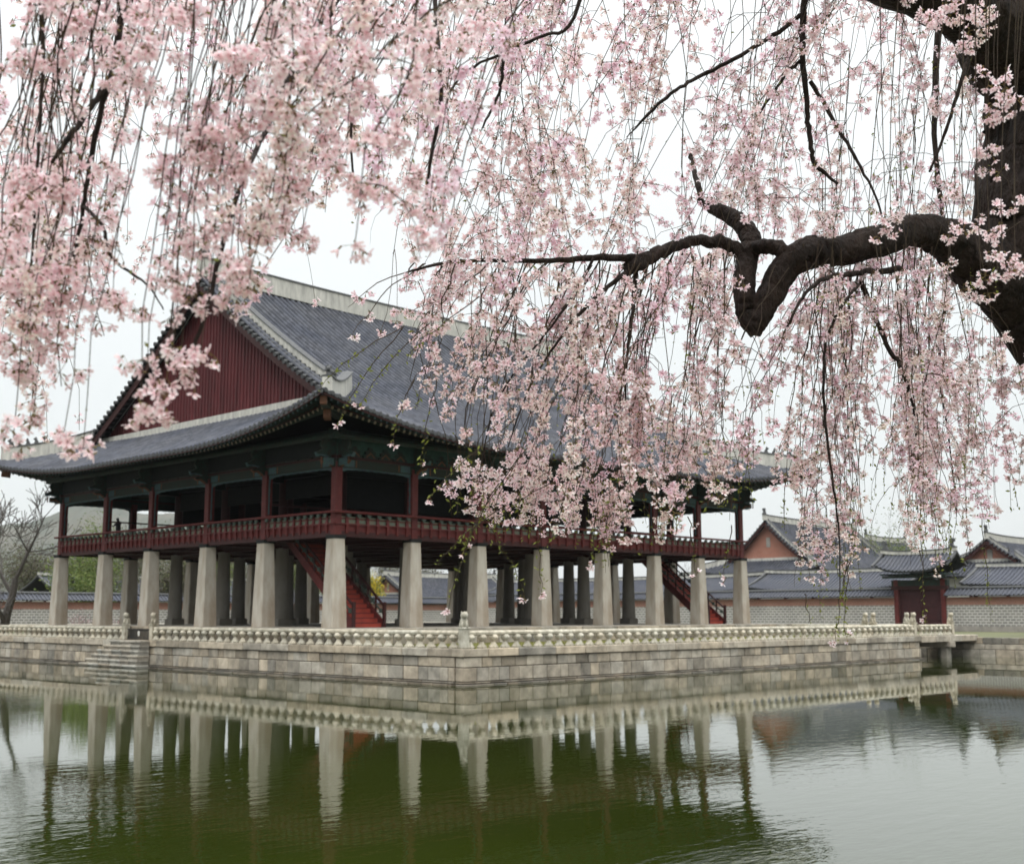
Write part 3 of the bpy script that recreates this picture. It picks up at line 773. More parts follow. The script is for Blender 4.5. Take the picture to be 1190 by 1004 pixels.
# ------------------------------------------------------------------ terrace
TX0, TY0, TX1, TY1 = -1.5, -10.53, 38.7, 38.6
ter = thing('stone_terrace', (TX0, TY0, ZW), 'rectangular stone-block terrace rising from the pond under the pavilion', 'terrace')
inv = Matrix.Translation((-TX0, -TY0, -ZW))
courses = [(ZW - .3, ZW + .10, .2), (ZW + .10, ZW + .62, .03), (ZW + .62, ZW + 1.05, .0), (ZW + 1.05, ZW + 1.18, -.03)]
def adopt(o, par):
    o.parent = par; o.matrix_parent_inverse = Matrix.Translation(-Vector(par.location)); return o
def cs(): return [(ZW - .3, ZW + .07, .22, .5), (ZW + .07, ZW + .15, .12, .62), (ZW + .15, ZW + .72, .03), (ZW + .72, ZW + 1.14, .0)]
for nm, ax, c_, a0, a1, fc, sd_ in (('retaining_wall', 'x', TY0, TX0, TX1, -1, 21), ('retaining_wall', 'y', TX0, TY0, TY1, -1, 22), ('retaining_wall', 'y', TX1, TY0, TY1, 1, 23), ('retaining_wall', 'x', TY1, TX0, TX1, 1, 24)):
    w_ = MB(); d = .5
    block_wall(w_, ax, c_, a0 + (.0 if ax == 'x' else .52), a1 - (.0 if ax == 'x' else .52), cs(), .5, fc, sd_, (.66, 1.1))
    o = w_.build(nm, M_BLOCK); adopt(o, ter)
    w_ = MB(); block_wall(w_, ax, c_, a0 - (.1 if ax == 'x' else -.62), a1 + (.1 if ax == 'x' else -.62), [(ZW + 1.14, ZT, .1)], .72, fc, sd_ + 9, (.88, 1.15), 1.1, 1.9)
    adopt(w_.build('coping', M_BLOCK), ter)
co = MB(); co.box((TX0 + .08, TY0 + .08, ZW - .5), (TX1 - .08, TY1 - .08, ZT - .06)); adopt(co.build('terrace_core', M_GAP), ter)
gr = MB(); gr.add([(TX0 + .6, TY0 + .6, ZT - .03), (TX1 - .6, TY0 + .6, ZT - .03), (TX1 - .6, TY1 - .6, ZT - .03), (TX0 + .6, TY1 - .6, ZT - .03)], [(0, 1, 2, 3)])
gr.build('lawn', M_GRASS, kind='structure')
gt = MB()
for i in range(9000):
    x = rng.uniform(TX0 + .7, TX1 - .7); y = TY0 + .7 + rng.random() ** 1.5 * 5
    if rng.random() < .25: x = rng.uniform(TX0 + .65, TX0 + .75); y = rng.uniform(TY0, 0)
    h = rng.uniform(.04, .14); a = rng.uniform(0, PI); dx, dy = .03 * math.cos(a), .03 * math.sin(a)
    gt.add([(x - dx, y - dy, ZT - .03), (x + dx, y + dy, ZT - .03), (x + rng.uniform(-.04, .04), y + rng.uniform(-.04, .04), ZT - .03 + h)], [(0, 1, 2)])
o = gt.build('grass', mat('grass_blade', (.17, .20, .04), .9, .5, .5, vcol=(.27, .25, .09), transl=.2)); o['kind'] = 'stuff'; o['label'] = 'short yellow-green grass on the terrace behind the balustrade'; o['category'] = 'grass'
pl = MB(); block_wall(pl, 'x', -2.6, -1.0 + .4, LX + 2, [(ZT - .05, -.22, .02), (-.22, 0, .08)], .4, -1, 41, (.7, 1.0), .8, 1.6)
pl.box((-.85, -2.55, ZT - .1), (LX + 1.95, LY + 2.0, -.01))
block_wall(pl, 'y', -.9, -2.6, LY + 2, [(ZT - .05, -.22, .02), (-.22, 0, .06)], .35, -1, 42, (.7, 1.0), .8, 1.6)
adopt(pl.build('plinth', M_BLOCK), ter)

# steps down to the water on the west side
YST = on(150, 765, 0, TX0)[1]
sa, sb_ = on(176, 752, 0, TX0)[1], on(140, 752, 0, TX0)[1]
sm_ = MB(); ns = 6
for i in range(ns):
    z1 = ZT - .02 - i * (ZT - ZW) / (ns - .3); x1 = TX0 - .1 - .02
    # flight runs north along the wall, treads facing north
    y0 = sa + 0.0; y1 = sb_ + i * .62
    q = y0
    while q < y1 - .01:
        e_ = min(q + rng.uniform(.9, 1.5), y1); t = gtone(.75, 1.1)
        sm_.box((x1 - .60 - .04 * i, q + .006, z1 - .11), (x1, e_ - .006, z1), 0, (t[0]*1.05, t[1]*1.05, t[2]*1.05), .02); sm_.box((x1 - .54 - .04 * i, q + .02, z1 - .27), (x1, e_ - .06, z1 - .115), 0, (t[0]*.75, t[1]*.75, t[2]*.75)); q = e_  # tread slabs toned lighter, recessed risers darker: step shading put into the tone
adopt(sm_.build('water_steps', M_BLOCK), ter)

# balustrades
def bal_profile(mb, p, tone, h=.56):
    mb.lathe(p, [(.22, 0), (.22, .06), (.17, .1), (.12, .17), (.085, .25), (.075, .28)], 6, 0, tone)
    mb.lathe(p, [(.075, .26), (.12, .31), (.18, .38), (.21, .44), (.19, .49), (.15, .53), (.13, h)], 8, 0, tone)
def beast_post(par, p, face, tone):
    q = thing_part('post', par); mb = MB(); mb.box((p[0]-.17, p[1]-.17, p[2]), (p[0]+.17, p[1]+.17, p[2] + .78), 0, tone, .02)
    mb.box((p[0]-.2, p[1]-.2, p[2] + .78), (p[0]+.2, p[1]+.2, p[2] + .86), 0, tone, .02)
    po = adopt(mb.build('post', M_STONE), par)
    st = MB(); z = p[2] + .84; ca, sa_ = math.cos(face), math.sin(face)
    def L_(a, b, c_): return (p[0] + (ca * a - sa_ * b) * 1.15, p[1] + (sa_ * a + ca * b) * 1.15, z + c_ * 1.1)
    st.tube([L_(-.1, 0, 0), L_(-.1, 0, .12), L_(-.02, 0, .28), L_(.04, 0, .38)], [.19, .2, .16, .12], 9, 0, tone)      # haunch and chest
    st.tube([L_(.0, 0, .33), L_(.05, 0, .45), L_(.14, 0, .47), L_(.22, 0, .43)], [.1, .17, .15, .08], 9, 0, tone)        # head
    for s_ in (-1, 1):
        st.tube([L_(.05, .07 * s_, .25), L_(.12, .08 * s_, .1), L_(.13, .08 * s_, 0)], [.055, .045, .05], 6, 0, tone)
        st.tube([L_(.04, .08 * s_, .52), L_(.0, .1 * s_, .6)], [.04, .015], 5, 0, tone)
    o = st.build('beast_statue', M_STONE, smooth=True); o.parent = po; o.matrix_parent_inverse = po.matrix_parent_inverse.copy()
    o.matrix_parent_inverse = Matrix.Identity(4)
    return po
def thing_part(*a): return None
def balustrade(a, b, label, posts=((0, 1), (1, 1)), z=ZT, sp=.69, faces=None):
    a = Vector((*a, z)); b = Vector((*b, z)); d = (b - a); Ln = d.length; d.normalize(); ang = math.atan2(d.y, d.x)
    root = thing('stone_balustrade', a, label, 'balustrade', 'carved stone balustrades round the terrace')
    n = max(2, int(round(Ln / sp)))
    for i in range(n):
        p = a + d * (Ln * (i + .5) / n); t = gtone(.7, 1.12, .04)
        mb = MB(); bal_profile(mb, (0, 0, 0), t, .56); o = mb.build('baluster', M_STONE, root, smooth=False)
        o.location = p - a; o.rotation_euler = (0, 0, ang)
    rl = MB(); q = 0
    nb_ = max(1, int(Ln / 2.1))
    for i in range(nb_):
        t = gtone(.98, 1.2, .03); p0 = a + d * (Ln * i / nb_ + .006) - a; p1 = a + d * (Ln * (i + 1) / nb_ - .006) - a
        zc = .62
        rl.tube([p0 + Vector((0, 0, zc)), p1 + Vector((0, 0, zc))], .105, 8, 0, t)
    rl.build('handrail', M_STONE, root)
    for s_, on_ in posts:
        if on_:
            p = a + d * Ln * s_; fa = on_ if on_ not in (1, True) else -3 * PI / 4
            beast_post(root, p, fa, gtone(.9, 1.05))
    return root
I_ = .25
ya = on(178, 740, 0, TX0 + I_)[1]; yb = on(146, 740, 0, TX0 + I_)[1]
balustrade((TX0 + I_, TY0 + I_ + .25), (TX0 + I_, ya), 'stone balustrade on the left side between the corner beast post and the water steps', ((1, 1),))
balustrade((TX0 + I_, yb), (TX0 + I_, TY1 - I_), 'stone balustrade at far left beyond the steps to the water', ((0, 1), (1, 1)))
balustrade((TX0 + I_, TY0 + I_), (TX1 - I_, TY0 + I_), 'long stone balustrade running right from the near corner beast post towards the bridge', ((0, -PI * .7), (1, 1)))
balustrade((TX0 + I_ + .3, TY1 - I_), (TX1 - I_ - .3, TY1 - I_), 'stone balustrade along the far rear edge of the terrace behind the pillars', ((0, 0),), sp=.8)
# bridge to the gate: parallels the south face line, east
BRW = 3.4
bxa, bxb = TX1 + .0, BX + .3
br = thing('stone_bridge', (TX1, TY0, ZT), 'flat stone slab bridge from the terrace to the gate bank', 'bridge')
d_ = MB(); q = bxa + .12
while q < bxb:
    e_ = min(q + 2.0, bxb); d_.box((q + .01, TY0 - .1, ZT - .42), (e_ - .01, TY0 + BRW, ZT - .01), 0, gtone(.85, 1.1), .03); q = e_
adopt(d_.build('deck', M_BLOCK), br)
for fr_ in (.5,):
    d_ = MB(); x = bxa + (bxb - bxa) * fr_
    for yy in (TY0 + .3, TY0 + BRW - .5): d_.box((x - .3, yy - .25, ZW - .6), (x + .3, yy + .25, ZT - .75), 0, gtone(.5, .7), .03)
    d_.box((x - .38, TY0 - .25, ZT - .78), (x + .38, TY0 + BRW + .15, ZT - .42), 0, gtone(.6, .8), .03)
    adopt(d_.build('pier', M_BLOCK), br)
balustrade((TX1 + .15, TY0 + .12), (43.6, TY0 + .12), 'short stone balustrade on the near side of the bridge at right', ((1, 1),))
balustrade((TX1 + .15, TY0 + BRW - .15), (43.6, TY0 + BRW - .15), 'short stone balustrade on the far side of the bridge at right', ((0, 1), (1, 1)))
balustrade((TX1 - I_, TY0 + BRW + .2), (TX1 - I_, TY1 - .8), 'stone balustrade along the back right edge of the terrace behind the pavilion', ((0, 1), (.35, 1), (.45, 1)), sp=.8)

# small low iron gate at the step opening
ig = MB(); y = ya + .35
while y < yb - .2: ig.box((TX0 + .24, y - .012, ZT), (TX0 + .27, y + .012, ZT + .62)); y += .11
ig.box((TX0 + .235, ya + .22, ZT + .55), (TX0 + .275, yb - .22, ZT + .585)); ig.box((TX0 + .235, ya + .22, ZT + .1), (TX0 + .275, yb - .22, ZT + .135))
o = ig.build('iron_gate', M_IRON); o['label'] = 'low dark iron gate closing the gap between balustrades at the water steps'; o['category'] = 'gate'
sg = MB(); sg.box((TX0 + .2, (ya + yb) / 2 - .09, ZT + .22), (TX0 + .225, (ya + yb) / 2 + .09, ZT + .47), bev=.005)
o = sg.build('notice_card', M_WHITE); o['label'] = 'small blank white notice card hanging on the low iron gate'; o['category'] = 'sign'

# ------------------------------------------------------------------ compound walls, gate, halls
def compound_wall(x0, y0, x1, y1, label, zt=2.2, north=False):
    r_ = thing('compound_wall', (x0, y0, ZG), label, 'wall', 'tile-capped brick palace walls')
    hx = .3 if not north else 0; hy = 0 if not north else .3
    def bb(z0, z1, e_, mts, nm):
        mb = MB(); ex = e_ if not north else 0; ey = 0 if not north else e_
        mb.box((min(x0, x1) - hx - ex, min(y0, y1) - hy - ey, z0), (max(x0, x1) + hx + ex, max(y0, y1) + hy + ey, z1)); return adopt(mb.build(nm, mts), r_)
    zb = ZG + .5
    bb(ZG - .2, zb, .08, [M_PAVE], 'wall_base'); bb(zb, zt - .72, 0, [M_WALLGREYX if north else M_WALLGREY], 'grey_brick_face'); bb(zt - .72, zt, .005, [M_WALLPINKX if north else M_WALLPINK], 'red_brick_band')
    cp = MB(); Ln = abs(x1 - x0) if north else abs(y1 - y0); n = int(Ln / .4)
    s0 = min(x0, x1) if north else min(y0, y1); cx = y0 if north else x0
    def pt(s_, o_, z_): return (s_, cx + o_, z_) if north else (cx + o_, s_, z_)
    zr_ = zt + .72; ze_ = zt + .14
    V = [pt(s0, -.85, ze_), pt(s0 + Ln, -.85, ze_), pt(s0 + Ln, 0, zr_), pt(s0, 0, zr_), pt(s0, .85, ze_), pt(s0 + Ln, .85, ze_)]
    cp.add(V, [(0, 1, 2, 3), (3, 2, 5, 4), (0, 4, 5, 1), (0, 3, 4), (1, 5, 2)], 0)
    for i in range(n):
        s_ = s0 + (i + .5) * Ln / n
        for sg_ in (-1, 1): cp.tube([pt(s_, sg_ * .9, ze_ + .03), pt(s_, sg_ * .05, zr_ + .03)], .085, 5, 0, endmi=1)
    cp.tube([pt(s0, 0, zr_ + .12), pt(s0 + Ln, 0, zr_ + .12)], .16, 6, 2)
    adopt(cp.build('wall_cap_tiles', [M_TILE, M_TILEEND, M_CAPTILE]), r_)
    return r_
GY = on(1071, 700, 0, WX)[1]
GW = 2.55
compound_wall(WX, GY + GW, WX, WY, 'long grey and red brick wall with tiled cap left of the gate, seen behind the pavilion pillars')
compound_wall(WX, GY - GW, WX, -60, 'grey and red brick wall with tiled cap right of the gate at the right edge')
compound_wall(-80, WY, WX, WY, 'grey and red brick wall with tiled cap at far left behind the bare tree', zt=1.9, north=True)

def simple_gable_roof(root, x0, y0, x1, y1, ze, zr, along='y', ov=.9, sp=.42, ridge_h=.3, local=None):
    """gabled tile roof whose ridge runs along x or y; slightly concave slopes"""
    mb = MB(); Ln = (y1 - y0) if along == 'y' else (x1 - x0); Wd = (x1 - x0) if along == 'y' else (y1 - y0)
    def pt(s_, o_, z_): return (x0 + Wd/2 + o_, y0 + s_, z_) if along == 'y' else (x0 + s_, y0 + Wd/2 + o_, z_)
    hw = Wd / 2 + ov; n = int((Ln + 2 * ov) / sp)
    zf = lambda t, s_: zr + (ze - zr) * (1.25 * t - .25 * t * t) + .35 * abs(2 * s_ / Ln - 1) ** 3 * t
    for sg_ in (-1, 1):
        for i in range(n):
            a, b = -ov + i * sp, -ov + (i + 1) * sp; V = []; ts = [0, .33, .66, 1]
            for t in ts: V += [pt(a, sg_ * hw * t, zf(t, a)), pt(b, sg_ * hw * t, zf(t, b))]
            for t in ts: V += [pt(a, sg_ * hw * t, zf(t, a) - .16), pt(b, sg_ * hw * t, zf(t, b) - .16)]
            mb.add(V, [(2*j, 2*j+1, 2*j+3, 2*j+2) for j in range(3)], 0, None, [(v[1], v[0]) for v in V])
            mb.add(V, [(8+2*j, 8+2*j+1, 8+2*j+3, 8+2*j+2) for j in range(3)] + [(6, 7, 15, 14)], 2)
            m_ = (a + b) / 2
            mb.tube([pt(m_, sg_ * hw * t * 1.01, zf(t, m_) + .02) for t in ts], .095, 5, 0, endmi=1)
    mb.build('roof', [M_TILE, M_TILEEND, M_WOODDK], root)
    rg = MB(); N = 12; pts = [pt(-ov + (Ln + 2*ov) * i / N, 0, zr + ridge_h / 2 + .35 * abs(2 * i / N - 1) ** 3 * .6) for i in range(N + 1)]
    for a, b in zip(pts[:-1], pts[1:]): rg.bar(a, b, .34, ridge_h, 0); rg.bar((a[0], a[1], a[2] + ridge_h/2 + .04), (b[0], b[1], b[2] + ridge_h/2 + .04), .42, .1, 1)
    rg.build('ridge', [M_PLASTER, M_CAPTILE], root)
    for sgn, e_ in ((-1, 0), (1, Ln)):
        for sd_ in (-1, 1):
            b_ = MB(); ts = [0, .33, .66, 1.0]
            for t0, t1 in zip(ts[:-1], ts[1:]): b_.bar(pt(e_ + sgn * (ov - .1), sd_ * hw * t0, zf(t0, e_) + .16), pt(e_ + sgn * (ov - .1), sd_ * hw * t1, zf(t1, e_) + .12), .26, .16, 0)
            b_.build('rake_ridge', [M_CAPTILE], root)

def hall_body(root, x0, y0, x1, y1, ztop, zb=ZG):
    w = MB(); w.box((x0, y0, zb), (x1, y1, ztop)); w.build('wall', [M_WHITE], root)
    f = MB()
    for x in np.linspace(x0, x1, max(2, int((x1 - x0) / 3) + 1)):
        for y in (y0, y1): f.box((x - .16, y - .18, zb), (x + .16, y + .18, ztop + .2))
    for y in np.linspace(y0, y1, max(2, int((y1 - y0) / 3) + 1)):
        for x in (x0, x1): f.box((x - .19, y - .15, zb), (x + .19, y + .15, ztop + .2))
    f.box((x0 - .1, y0 - .1, ztop - .4), (x1 + .1, y1 + .1, ztop + .1)); f.build('timber_frame', [M_REDDK], root)

# gate
gx = WX - .2
gate = thing('palace_gate', (gx, GY, ZG), 'dark red double-door gate under its own small tiled roof in the brick wall', 'gate')
def gbox(nm, a, b, mt, bev=0):
    mb = MB(); mb.box(a, b, bev=bev); return mb.build(nm, mt, gate)
for sg_ in (-1, 1):
    gbox('gate_post', (-.25, sg_ * 2.35 - .22, 0), (.3, sg_ * 2.35 + .22, 4.3), M_RED, .02)
    dn = MB(); dn.box((.02, min(0, sg_ * 2.1) + .02, .2), (.12, max(0, sg_ * 2.1) - .02, 3.45))
    for i in range(6): dn.box((-.02, min(0, sg_ * 2.1) + .05, .35 + i * .55), (.02, max(0, sg_ * 2.1) - .05, .47 + i * .55))
    dn.build('door_leaf', M_DOOR, gate)
gbox('gate_lintel', (-.3, -2.8, 3.45), (.35, 2.8, 3.75), M_REDDK); gbox('gate_threshold', (-.3, -2.3, 0), (.35, 2.3, .2), M_REDDK)
gbox('gate_fascia', (-.2, -2.8, 3.75), (.3, 2.8, 4.25), M_GREEN)
gf = MB()
for i in range(22): y = -2.7 + i * 5.4 / 21; gf.bar((-1.5, y * 1.2, 4.72), (1.5, y * 1.2, 4.72), .1, .12, 0, endmi=1)
gf.bar((-1.2, -3.2, 4.5), (-1.2, 3.2, 4.5), .16, .2, 0); gf.build('rafters', [M_GREEN, M_GREENLT], gate)
simple_gable_roof(gate, -1.3, -2.9, 1.3, 2.9, 4.95, 6.4, 'y', .9, .4, .28)
finial(gate, (0, -3.4, 6.7), -PI/2, .8); finial(gate, (0, 3.4, 6.7), PI/2, .8)
gate.scale = (1, 1, 1.13)

def corridor(y0, y1, x0, label, ze=3.1, zr=5.0):
    r_ = thing('corridor_building', (x0, y0, ZG), label, 'building', 'long tiled corridor buildings behind the wall')
    hall_body(r_, 0, 0, 6, y1 - y0, ze - ZG - .1, 0); simple_gable_roof(r_, 0, 0, 6, y1 - y0, ze - ZG, zr - ZG, 'y', 1.1, .42, .3)
corridor(GY + 3.6, 27, 78.5, 'long low grey tiled roof just behind the wall left of the gate')
corridor(-50, GY - 3.8, 78.5, 'long low grey tiled roof just behind the wall at right edge')
corridor(29.5, 68, 79, 'long low grey tiled roof seen between the pavilion pillars', 3.0, 4.8)

def hall(px, D, label, LXh, LYh, ze, zr, apex_y):
    c0 = P(px, apex_y, D)       # ridge end
    x0 = c0[0]; y0 = c0[1] - LYh / 2
    r_ = thing('tiled_hall', (x0, y0, ZG), label, 'hall', 'tiled palace halls beyond the wall')
    hall_body(r_, 0, 0, LXh, LYh, ze - ZG + .3, 0)
    full_roof(r_, LXh, LYh, 1.7, .4, ze - ZG, .7, 6, .42, zr - ZG, 1.6, .7, .42, .1, False, M_GABLEBRICK, .55, .7, 0, False)
    v_ = MB(); zg_ = ze - ZG + (zr - ze) * .62
    v_.box((1.6 - .06, LYh/2 - .28, zg_ - .7), (1.6 - .01, LYh/2 + .28, zg_ + .5)); v_.build('gable_vent', [M_PAVE], r_)
hall(884, 150, 'brick-gabled hall with curved white ridge just right of the pavilion', 24, 14, 5.5, 12.0, 610)
hall(1143, 130, 'brick-gabled hall with curved ridge at the right edge behind the wall', 18, 9.5, 4.6, 8.5, 640)
hall(1003, 178, 'farther hall roof with white hip ridge between the gabled hall and the gate', 14, 11, 6.6, 11.4, 630)
hall(442, 190, 'grey hipped hall roof seen between the pillars near the red staircase', 26, 13, 2.3, 6.6, 672)
def wide_hall(px, D, w, label):
    c0 = P(px, 700, D); r_ = thing('tiled_hall', (c0[0], c0[1], ZG), label, 'hall', 'tiled palace halls beyond the wall')
    hall_body(r_, 0, 0, w, 8, 3.8, 0); simple_gable_roof(r_, 0, 0, w, 8, 4.0, 6.3, 'x', 1.2, .5, .35)
wide_hall(70, 150, 34, 'low grey roof behind the far left wall, beneath the bare tree')

# ------------------------------------------------------------------ background trees
def rot_about(v, ax, a): return Matrix.Rotation(a, 3, ax) @ v
def grow(mb, tips, p, d, ln, r, lvl, R, up=0.15, nseg=4, spread=(25, 50), minr=.006):
    pts = [p]; rs = [r]; q = p.copy()
    for i in range(nseg):
        d = (d + Vector((R.uniform(-1, 1), R.uniform(-1, 1), R.uniform(-.6, 1) )) * .16 + Vector((0, 0, up * .3))).normalized()
        q = q + d * (ln / nseg); pts.append(q.copy()); rs.append(max(minr, r * (1 - .4 * (i + 1) / nseg)))
    mb.tube(pts, rs, 6 if lvl > 2 else 4 if lvl > 0 else 3, 0, cap=False)
    if lvl == 0: tips.append((q, d)); return
    nb = R.choice((3, 3, 4)) if lvl > 1 else R.choice((3, 4, 5))
    for i in range(nb):
        t = 1 if i == 0 else R.uniform(.35, .95); k = min(nseg, max(1, int(t * nseg)))
        a = rad(R.uniform(*spread)) * (0.5 if i == 0 else 1); axx = d.cross(Vector((R.uniform(-1, 1), R.uniform(-1, 1), R.uniform(-1, 1)))).normalized()
        grow(mb, tips, pts[k].copy(), rot_about(d, axx, a), ln * R.uniform(.62, .82), rs[k] * (.72 if i == 0 else .55), lvl - 1, R, up, nseg, spread, minr)
def leaves(tips, R, n, rr, size, mats, parent, name='crown'):
    lv = MB()
    for (p, d) in tips:
        for i in range(n):
            c_ = p + Vector((R.gauss(0, rr), R.gauss(0, rr), R.gauss(0, rr * .8)))
            a = Vector((R.uniform(-1, 1), R.uniform(-1, 1), R.uniform(-1, 1))).normalized(); b = a.cross(Vector((R.uniform(-1, 1), R.uniform(-1, 1), R.uniform(-1, 1)))).normalized()
            s_ = size * R.uniform(.6, 1.3)
            lv.add([tuple(c_ - a * s_), tuple(c_ + b * s_ * .5), tuple(c_ + a * s_), tuple(c_ - b * s_ * .5)], [(0, 1, 2, 3)], R.randrange(len(mats)))
    return lv.build(name, mats, parent)
M_LEAFS = [mat('spring_leaf', (.10, .15, .035), .8, .3, 2, transl=.3), mat('spring_leaf_pale', (.17, .21, .06), .8, .3, 2, transl=.3)]
M_BRUSH = [mat('bare_crown', (.10, .085, .06), .9, .3, 1), mat('bare_crown_green', (.10, .11, .05), .9, .3, 1)]
M_YEL = [mat('yellow_flower', (.55, .42, .03), .8, .3, 3, transl=.3), mat('yellow_flower_leaf', (.2, .22, .05), .8, .3, 3)]
M_PINKF = [mat('pink_shrub_flower', (.5, .33, .35), .8, .3, 3, transl=.3), mat('shrub_twig_colour', (.16, .11, .09), .8)]
def tree(name, px, D, label, H, r, lvl, seed, leaf=None, n=0, rr=.4, size=.12, z=ZG, up=.15, spread=(22, 48), group=None, trunkf=.3, minr=.006):
    c_ = P(px, 714, D); R = random.Random(seed)
    root = thing(name, (c_[0], c_[1], z), label, 'tree' if 'shrub' not in name else 'shrub', group)
    mb = MB(); tips = []
    grow(mb, tips, Vector((0, 0, -.2)), Vector((R.uniform(-.12, .12), R.uniform(-.12, .12), 1)).normalized(), H * trunkf, r, lvl, R, up, 4, spread, minr)
    mb.build('trunk' if 'shrub' not in name else 'stems', M_TRUNKFAR, root)
    if leaf: leaves(tips, R, n, rr, size, leaf, root, 'crown')
    return root
bt = tree('bare_tree', 4, 84, 'dark leafless tree standing at the far left edge', 13.5, .36, 5, 14, trunkf=.32, up=.10, minr=.024, spread=(28, 58))
bt.rotation_euler = (0, 0, rad(170))
G = 'spring trees beyond the far left wall'
for i, (px, D, H, lf, lab) in enumerate([
    (95, 140, 12, M_LEAFS, 'light green spring tree behind the far left wall, beside the bare tree'),
    (150, 150, 15, M_BRUSH, 'brownish budding tree behind the wall, between the two leftmost pillars'),
    (205, 135, 12, M_BRUSH, 'budding tree with forked dark trunk behind the second bay from left'),
    (255, 160, 16, M_LEAFS, 'greenish spring tree seen through the third upper bay from left'),
    (40, 170, 15, M_BRUSH, 'grey budding tree behind the bare tree at far left'),
    (-20, 150, 14, M_BRUSH, 'budding tree at the very left edge beyond the wall'),
    (310, 165, 14, M_BRUSH, 'brown budding tree in the gap left of the near corner pillar'),
    (120, 190, 19, M_LEAFS, 'tall pale green tree farthest back behind the left pillars'),
    (78, 165, 15, M_BRUSH, 'brownish budding tree between the bare tree and the leftmost pillar'),
    (178, 172, 17, M_BRUSH, 'tall brownish budding tree seen through the second upper bay from left'),
    (230, 178, 17, M_BRUSH, 'grey-brown budding tree behind the third and fourth left pillars'),
    (285, 175, 15, M_BRUSH, 'grey-brown budding tree behind the fifth left pillar'),
    (345, 185, 14, M_LEAFS, 'spring tree low behind the pillars next to the red staircase'),
    (395, 190, 13, M_BRUSH, 'budding tree seen low beneath the floor beside the near corner pillar'),
    (450, 215, 15, M_BRUSH, 'budding tree behind the hipped hall roof seen under the pavilion'),
    (505, 215, 14, M_BRUSH, 'budding tree right of the hipped hall roof seen under the pavilion'),
    (570, 220, 14, M_BRUSH, 'budding tree seen low between the middle front pillars')]):
    tree('budding_tree' if lf is M_BRUSH else 'spring_tree', px, D, lab, H, .3, 4, 40 + i, lf, 38 if lf is M_LEAFS else 60, 1.1, .17 if lf is M_LEAFS else .12, group=G)
tree('spring_tree', 1022, 165, 'light green spring tree above the roofs between hall and gate', 19, .35, 5, 73, M_LEAFS, 3, .7, .15)
tree('budding_tree', 1060, 170, 'thin greenish tree behind the gate roof', 13, .25, 4, 74, M_LEAFS, 30, 1.0, .15)
tree('budding_tree', 985, 175, 'bare thin tree left of the light green tree, above the hall roof', 17, .25, 4, 75, M_BRUSH, 8, .9, .12)
tree('budding_tree', 800, 150, 'bare tree seen through the rightmost upper bays of the pavilion', 11, .25, 4, 76)
tree('flowering_shrub', 430, 176, 'yellow forsythia shrub seen below the pavilion right of the red staircase', 6.2, .1, 3, 80, M_YEL, 60, .6, .16, up=.05, spread=(30, 60), z=2.0)
tree('flowering_shrub', 96, 97, 'low pale pink flowering shrub on the far bank between left pillars', 2.6, .06, 3, 81, M_PINKF, 14, .3, .06, up=.02, spread=(35, 70), group='pale pink shrubs on the far bank')
tree('flowering_shrub', 150, 95, 'low pale pink flowering shrub on the far bank near the iron gate', 2.4, .06, 3, 82, M_PINKF, 14, .3, .06, up=.02, spread=(35, 70), group='pale pink shrubs on the far bank')

hz = MB(); hz.box((-1500, -250, ZW - 1.2), (3600, 3700, 520)); 
hm = bpy.data.materials.new('haze'); hm.use_nodes = True; hn = hm.node_tree; hn.nodes.clear()
ho = hn.nodes.new('ShaderNodeOutputMaterial'); hv = hn.nodes.new('ShaderNodeVolumePrincipled')
hv.inputs['Color'].default_value = (.93, .96, 1.0, 1); hv.inputs['Density'].default_value = 0.00007
hn.links.new(hv.outputs[0], ho.inputs['Volume'])
hz.build('haze', hm, kind='stuff')

# ------------------------------------------------------------------ weeping cherry on the near bank
croot = P(1420, 900, 5.2)
cherry = thing('cherry_tree', (croot[0], croot[1], -1.25), 'weeping cherry in full pink blossom leaning over the pond, thick dark trunk at right', 'tree')
CT = Matrix.Translation(-Vector(cherry.location))
def cpart(o): o.parent = cherry; o.matrix_parent_inverse = CT; return o
def smooth(pts, k=6):
    p = [np.array(q, float) for q in pts]; o = []
    for i in range(len(p) - 1):
        a = p[max(i-1, 0)]; b = p[i]; c_ = p[i+1]; d = p[min(i+2, len(p)-1)]
        for j in range(k):
            t = j / k
            o.append(.5 * ((2*b) + (-a + c_) * t + (2*a - 5*b + 4*c_ - d) * t*t + (-a + 3*b - 3*c_ + d) * t**3))
    o.append(p[-1]); return o
def limb(name, spec, n=12, jag=.10, k=6, wob=.12, mt=None):
    """spec: (px, py, distance, radius in px) along the limb"""
    w = [np.append(P(a, b, D), r * D / FPX) for a, b, D, r in spec]
    w = smooth(w, k); pts = []; rs = []
    for i, q in enumerate(w):
        r = max(q[3], .0015); pts.append(q[:3] + nr.normal(0, 1, 3) * r * wob * (0 < i < len(w) - 1)); rs.append(r * (1 + (rng.uniform(-.06, .1) if n < 16 else rng.uniform(-.015, .02))))
    mb = MB(); mb.tube(pts, rs, n, 0, jag=jag, seed=len(spec))
    return cpart(mb.build(name, mt or M_BARK, smooth=True))
limb('trunk', [(1470, 1330, 4.9, 190), (1452, 1180, 4.95, 140), (1440, 1060, 5.0, 120), (1405, 800, 5.2, 100), (1350, 600, 5.4, 92), (1335, 450, 5.5, 96), (1256, 350, 5.6, 92), (1228, 240, 5.6, 84), (1236, 120, 5.6, 82), (1240, 0, 5.6, 80), (1225, -120, 5.7, 60), (1190, -240, 5.9, 40)], 44, .085, 14, .012)
